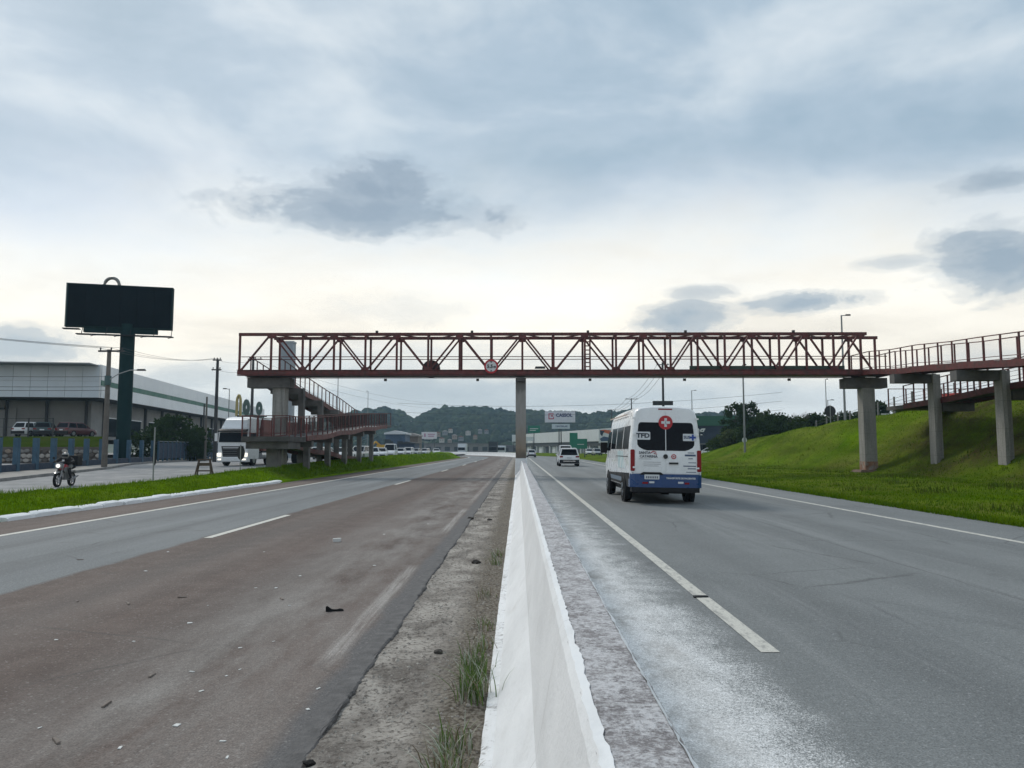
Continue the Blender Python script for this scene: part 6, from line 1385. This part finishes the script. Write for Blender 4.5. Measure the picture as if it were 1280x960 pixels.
bpv = WOODM.node_tree.nodes.new('ShaderNodeBump'); bpv.inputs['Strength'].default_value = 1.0; bpv.inputs['Distance'].default_value = 1.2
_g = WOODM.node_tree.nodes.new('ShaderNodeNewGeometry'); WOODM.node_tree.links.new(nnoise(WOODM.node_tree, _g.outputs['Position'], .9, 4, .7), bpv.inputs['Height']); WOODM.node_tree.links.new(bpv.outputs[0], WOODM.node_tree.nodes['Principled BSDF'].inputs['Normal'])
tag(link('far_wood', me, WOODM), 'dark hazy wood covering the hills on the horizon', 'wood', kind='stuff')
HW = [mat('house_white', (.46, .44, .42), .7), mat('house_cream', (.30, .24, .20), .7), mat('house_grey', (.22, .23, .25), .7)]; HRf = [mat('tile_red', (.22, .09, .06), .8), mat('roof_pale', (.36, .35, .35), .7)]
hs = [(535, 541, 9, 6), (547, 538, 5, 4), (556, 536, 5, 4), (563, 533, 4, 3.4), (568, 541, 5, 4), (576, 543, 5, 4), (585, 536, 5, 3.5), (594, 541, 4, 3.4), (600, 534, 4, 3.6), (552, 545, 5, 4), (562, 546, 4, 3), (608, 534, 4, 3), (514, 524, 4, 3), (522, 523, 3.5, 3)]
hl = ['largest gabled house on the hillside above the advertising board', 'second house from the left on the hillside', 'third small house up the hillside', 'highest of the left cluster of hillside houses', 'pale house in the middle of the hillside cluster', 'low house right of the advertising board', 'house high in the right of the cluster', 'small house low on the right of the cluster', 'house near the right end of the upper row', 'house right beside the advertising board', 'tiny house just below the middle cluster', 'rightmost small house of the upper row', 'left house in the gap between the two hills', 'right house in the gap between the two hills']
for k, ((px, py, w, h), lab) in enumerate(zip(hs, hl)):
    Y = 455 - k * 3 if py > 530 else 640; q = at(px, py + 4, Y); t = thing('hill_house', 'distant ' + lab, 'house', (q.x, Y, q.z - 1.5)); w *= .58 * Y / 455; h *= .30 * Y / 455
    b = MB(); b.box((0, w * .4, h * .4 + .3), (w, w * .8, h + 1.2)); b.build('wall', HW[k % 3], t)
    b = MB(); b.prism([(-w / 2 - .3, h * .9 + .85), (w / 2 + .3, h * .9 + .85), (0, h * 1.3 + 1.1)], -.4, w * .8 + .4); b.build('roof', HRf[0 if k % 2 else 1], t)
    for dx in (-.25, .25): b = MB(); b.box((dx * w, -.03, h * .5 + .4), (w * .2, .08, h * .3)); b.build('window', GLASS_M, t)
# ------------------------------------------------------------------ grass blades, weeds, litter
def blades(name, P, h, w, m, parent=None, lean_=.5):
    k = len(P); a = np.random.rand(k) * 2 * math.pi; hh = h * (.5 + np.random.rand(k)); d = np.stack([np.cos(a), np.sin(a), np.zeros(k)], 1); ld = np.random.rand(k) * 2 * math.pi
    tip = P + np.stack([np.cos(ld) * hh * lean_ * np.random.rand(k), np.sin(ld) * hh * lean_ * np.random.rand(k), hh], 1)
    ww = (w * (.6 + .8 * np.random.rand(k)))[:, None]
    v = np.stack([P - d * ww, P + d * ww, tip], 1).reshape(-1, 3).astype(np.float32)
    me = bpy.data.meshes.new(name); me.vertices.add(3 * k); me.vertices.foreach_set('co', v.ravel()); me.loops.add(3 * k); me.loops.foreach_set('vertex_index', np.arange(3 * k, dtype=np.int32))
    me.polygons.add(k); me.polygons.foreach_set('loop_start', np.arange(0, 3 * k, 3, dtype=np.int32)); me.update(calc_edges=True)
    return link(name, me, m, parent)
BL = leaf_mat('blade_green', (.075, .148, .003), (.135, .215, .006), .35); BL2 = leaf_mat('blade_bank', (.062, .130, .002), (.120, .195, .005), .35)
def scatter(n, x0, x1, y0, y1, zf, dens=None):
    out = []
    xs = np.random.uniform(x0, x1, n); u = np.random.rand(n); ys = y0 * (y1 / y0) ** u
    for x, y in zip(xs, ys): out.append((x, y, zf(x, y) - .015))
    return np.array(out)
V1 = scatter(42000, -15.1, -10.95, 14, 60, verge_z); g1_ = blades('verge_grass', V1, .062, .012, BL); tag(g1_, 'bright green grass blades of the left verge', 'grass', kind='stuff')
V2 = scatter(9000, -15.0, -10.8, 15, 40, verge_z); sel = np.array([nz(p[0], p[1], 9, .9) > .12 for p in V2]); g2_ = blades('tall_verge_grass', V2[sel], .14, .012, BL); tag(g2_, 'taller grass tufts on the left verge', 'grass', kind='stuff')
V4 = scatter(9000, -12.5, -10.4, 38, 130, verge_z); V4 = V4[V4[:, 0] < -10.75]; tag(blades('far_verge_grass', V4, .16, .03, BL), 'rough grass along the far verge edge', 'grass', kind='stuff')
V3 = scatter(52000, 9.85, 20.5, 11, 60, bank_z); tag(blades('roadside_grass', V3, .07, .013, BL2), 'short mown grass beside the right carriageway', 'grass', kind='stuff')
e = scatter(12000, 9.72, 10.15, 9, 70, lambda x, y: 0.02); tag(blades('edge_grass', e, .10, .014, BL2), 'ragged grass edge creeping over the right shoulder', 'grass', kind='stuff')
V5 = scatter(30000, 20, 28, 18, 100, bank_z); tag(blades('bank_tufts', V5, .07, .022, BL2), 'rough grass tufts on the right bank', 'grass', kind='stuff')

V6 = scatter(26000, 11, 27, 16, 90, bank_z); sel = np.array([nz(p[0], p[1], 3, .55) > .22 for p in V6]); tag(blades('weedy_patches', V6[sel], .17, .018, leaf_mat('weedy_blade', (.045, .085, .006), (.105, .125, .022), .3)), 'taller weedy patches scattered over the right bank', 'grass', kind='stuff')
WEED = [leaf_mat('weed_green', (.07, .13, .03), (.13, .20, .06), .3), mat('weed_dusty', (.34, .36, .29), .9, var=.25, vscale=12), mat('weed_dry', (.20, .16, .10), .9, var=.25, vscale=12)]
def weed(label, x, y, n, h, mix, seed):
    rd = random.Random(seed); t = thing('weed_clump', label, 'weed', (x, y, dirt_z(x, y)), group='weeds at the barrier foot')
    for mi in range(3):
        b = MB()
        for k in range(int(n * mix[mi])):
            a = rd.uniform(0, 6.28); l = .78 * h * rd.uniform(.45, 1.15); bend = rd.uniform(.25, .95); w = rd.uniform(.0022, .005); bx, by = rd.gauss(0, .045), rd.gauss(0, .09)
            d = Vector((math.cos(a) - .35, math.sin(a) * .9, 0)); s = Vector((-math.sin(a), math.cos(a), 0)); vs = []
            for i in range(5):
                f = i / 4; c = Vector((bx, by, 0)) + d * l * bend * f * f * .8 + Vector((0, 0, l * (f - .38 * bend * f * f))); ww = w * (1 - .9 * f * f)
                vs += [c - s * ww, c + s * ww]
            b.add(vs, [(2 * i, 2 * i + 1, 2 * i + 3, 2 * i + 2) for i in range(4)])
        if b.v: b.build('blades', WEED[mi], t, fix=False)['kind'] = 'stuff'
for k, (y, n, h, mix, lab) in enumerate(((3.55, 90, .26, (.3, .5, .5), 'nearest dusty grey green weed clump at the barrier foot'), (3.95, 60, .22, (.4, .5, .3), 'second dusty weed clump from us at the barrier foot'), (4.75, 110, .30, (.8, .45, .1), 'biggest green weed clump with drooping pale blades'), (5.25, 90, .26, (.9, .3, .1), 'green weed clump just beyond the biggest one'), (5.9, 40, .2, (.4, .3, .5), 'thin dry weed clump past the green ones'),
                                   (6.6, 30, .16, (.3, .3, .6), 'small dry weed tuft at mid length of the earth strip'), (8.0, 26, .15, (.3, .3, .6), 'sparse weed tuft farther along the barrier foot'), (10.2, 40, .2, (.8, .2, .2), 'green weed tuft against the barrier far along'), (10.9, 36, .18, (.8, .2, .2), 'farthest green weed tuft against the barrier'))):
    weed(lab, -.29 + random.uniform(-.04, .03), y, n, h, mix, 40 + k)
# loose stones and clods on the earth
b = MB(); rd = random.Random(5); tet = [(0, 1, 2), (0, 2, 3), (0, 3, 4), (0, 4, 1), (1, 5, 2), (2, 5, 3), (3, 5, 4), (4, 5, 1)]
for k in range(2600):
    y = 2.6 * (34 / 2.6) ** rd.random(); x = rd.uniform(-1.0, -.2); r = rd.uniform(.004, .012) * (1.6 if rd.random() < .08 else 1) * (1 + y * .03); z = dirt_z(x, y)
    q = [(0, 0, r * .7), (r * rd.uniform(.7, 1.3), 0, 0), (0, r * rd.uniform(.7, 1.3), 0), (-r * rd.uniform(.7, 1.3), 0, 0), (0, -r * rd.uniform(.7, 1.3), 0), (0, 0, -r)]
    a = rd.uniform(0, 3); b.add([(x + u * math.cos(a) - v * math.sin(a), y + u * math.sin(a) + v * math.cos(a), z + w) for u, v, w in q], tet)
gv = b.build('gravel', mat('gravel', (.17, .15, .13), .95, color2=(.40, .37, .33), c2scale=30, c2lo=.4, c2hi=.6)); tag(gv, 'loose gravel and clods on the earth strip by the barrier', 'gravel', kind='stuff')
CLOD = mat('clod_dark', (.035, .03, .026), .95, var=.3, vscale=20)
def clod(label, x, y, r, m, z=None, name='clod', cat='clod', group=None, flat=.5, jag_=.5):
    rd = random.Random(int(x * 100 + y * 1000)); bm = bmesh.new(); bmesh.ops.create_icosphere(bm, subdivisions=2, radius=r)
    for v in bm.verts: v.co *= 1 + jag_ * nz(v.co.x / r * 1.3 + x, v.co.y / r * 1.3 + y, v.co.z / r); v.co.z *= flat
    me = bpy.data.meshes.new(name); bm.to_mesh(me); bm.free(); o = link(name, me, m, None, (x, y, (dirt_z(x, y) if z is None else z) + r * flat * .5), (0, 0, rd.uniform(0, 6)))
    return tag(o, label, cat, group)
def gp(px, py): d = pix_dir(px, py); t = -CAM_H / d.z; return d.x * t, d.y * t
for (px, py, r, lab) in ((595, 703, .065, 'dark clod of earth lying by the asphalt lip'), (588, 648, .075, 'dark clod farther up the earth strip'), (612, 650, .05, 'small dark clod right of the farther clod'), (548, 815, .035, 'small dark lump amid the near earth')):
    clod(lab, *gp(px, py), r, CLOD)
# scraps on the carriageway
x, y = gp(418, 764); t = thing('tyre_scrap', 'curled black scrap of tyre rubber lying on the brown lane', 'debris', (x, y, .002), R(15))
b = MB(); b.loft([[(-.11 + .025 * i, -.02 - .01 * math.sin(i), .0), (-.11 + .025 * i, .03, .0), (-.11 + .025 * i, .035, .012 + hh), (-.11 + .025 * i, -.015, .016 + hh)] for i, hh in enumerate((.045, .05, .03, .012, .006, .004, .006, .012, .008, .0))]); b.build('rubber', RUBBER, t); t.scale = (.72, .72, .72)
x, y = gp(387, 956); clod('dark crumpled scrap at the bottom edge of the asphalt lip', x, y, .03, RUBBER, 0.0, 'rubber_scrap', 'debris')
SCR = mat('scrap_white', (.62, .62, .60), .7); SCRB = mat('scrap_brown', (.16, .13, .11), .8)
x, y = gp(421, 677); b = MB(); b.loft([[(-.06, -.05, 0), (.06, -.05, 0), (.06, .05, 0), (-.06, .05, 0)], [(-.065, -.055, .05), (.065, -.05, .055), (.06, .06, .05), (-.06, .055, .045)]]); o = b.build('white_carton', SCR, None, loc=(x, y, .002), rot=(0, 0, .3)); tag(o, 'crushed white carton lying farthest out on the brown lane', 'litter')
spots = [(182, 714), (300, 810), (342, 802), (260, 757), (237, 779), (167, 802), (300, 837), (283, 845), (398, 861), (252, 864), (221, 907), (278, 927), (284, 947), (50, 910), (240, 840), (362, 757), (468, 707), (320, 735), (385, 887), (345, 735), (70, 800), (150, 935), (480, 668), (535, 655), (210, 690), (375, 720), (330, 690)]
b = MB(); b.loft([[(-.022, -.012, 0), (.02, -.016, 0), (.025, .012, 0), (-.016, .017, 0)], [(-.02, -.01, .006), (.018, -.014, .010), (.022, .012, .007), (-.015, .015, .012)]]); pm = b.build('litter_scrap', SCR); me_s = pm.data; bpy.data.objects.remove(pm)
for (px, py) in spots:
    x, y = gp(px, py); sc = random.uniform(.4, .85) * (1 + y * .03); o = link('litter_scrap', me_s, None, None, (x, y, .002), (0, 0, random.uniform(0, 6)), (sc, sc * random.uniform(.5, 1.2), sc * .4)); tag(o, 'tiny white scrap scattered on the brown asphalt lane', 'litter', 'white scraps on the lane')
spots = [(228, 747), (160, 755), (97, 752), (352, 749), (190, 845), (133, 881), (70, 927), (100, 700)]
b = MB(); b.loft([[(-.05, -.008, 0), (.05, -.01, 0), (.055, .008, 0), (-.045, .012, 0)], [(-.045, -.006, .010), (.045, -.008, .006), (.05, .008, .012), (-.04, .010, .008)]]); pm = b.build('twig_scrap', SCRB); me_t = pm.data; bpy.data.objects.remove(pm)
for (px, py) in spots:
    x, y = gp(px, py); sc = random.uniform(.6, 1.2); o = link('twig_scrap', me_t, None, None, (x, y, .002), (0, 0, random.uniform(0, 6)), (sc, sc, sc)); tag(o, 'short dark twig or bark scrap lying on the brown lane', 'litter', 'dark scraps on the lane')
x, y = gp(876, 747); b = MB(); b.box((0, 0, .006), (.15, .035, .012)); o = b.build('rubber_strip', BLKP, None, loc=(x, y, .004), rot=(0, 0, .1)); tag(o, 'thin black rubber strip lying across the white inner line', 'debris')

# ------------------------------------------------------------------ air
HAZE = 0.00034
hz = MB(); hz.box((0, 480, 36), (2300, 1040, 76)); ho = hz.build('haze', None); tag(ho, 'thin pale haze filling the air', 'haze', kind='stuff')
hm = bpy.data.materials.new('haze_air'); hm.use_nodes = True; nt = hm.node_tree; nt.nodes.clear(); out = nt.nodes.new('ShaderNodeOutputMaterial'); pvn = nt.nodes.new('ShaderNodeVolumePrincipled')
pvn.inputs['Color'].default_value = (.50, .74, .95, 1); pvn.inputs['Density'].default_value = HAZE; pvn.inputs['Anisotropy'].default_value = .2
nt.links.new(pvn.outputs[0], out.inputs['Volume']); ho.data.materials.append(hm)
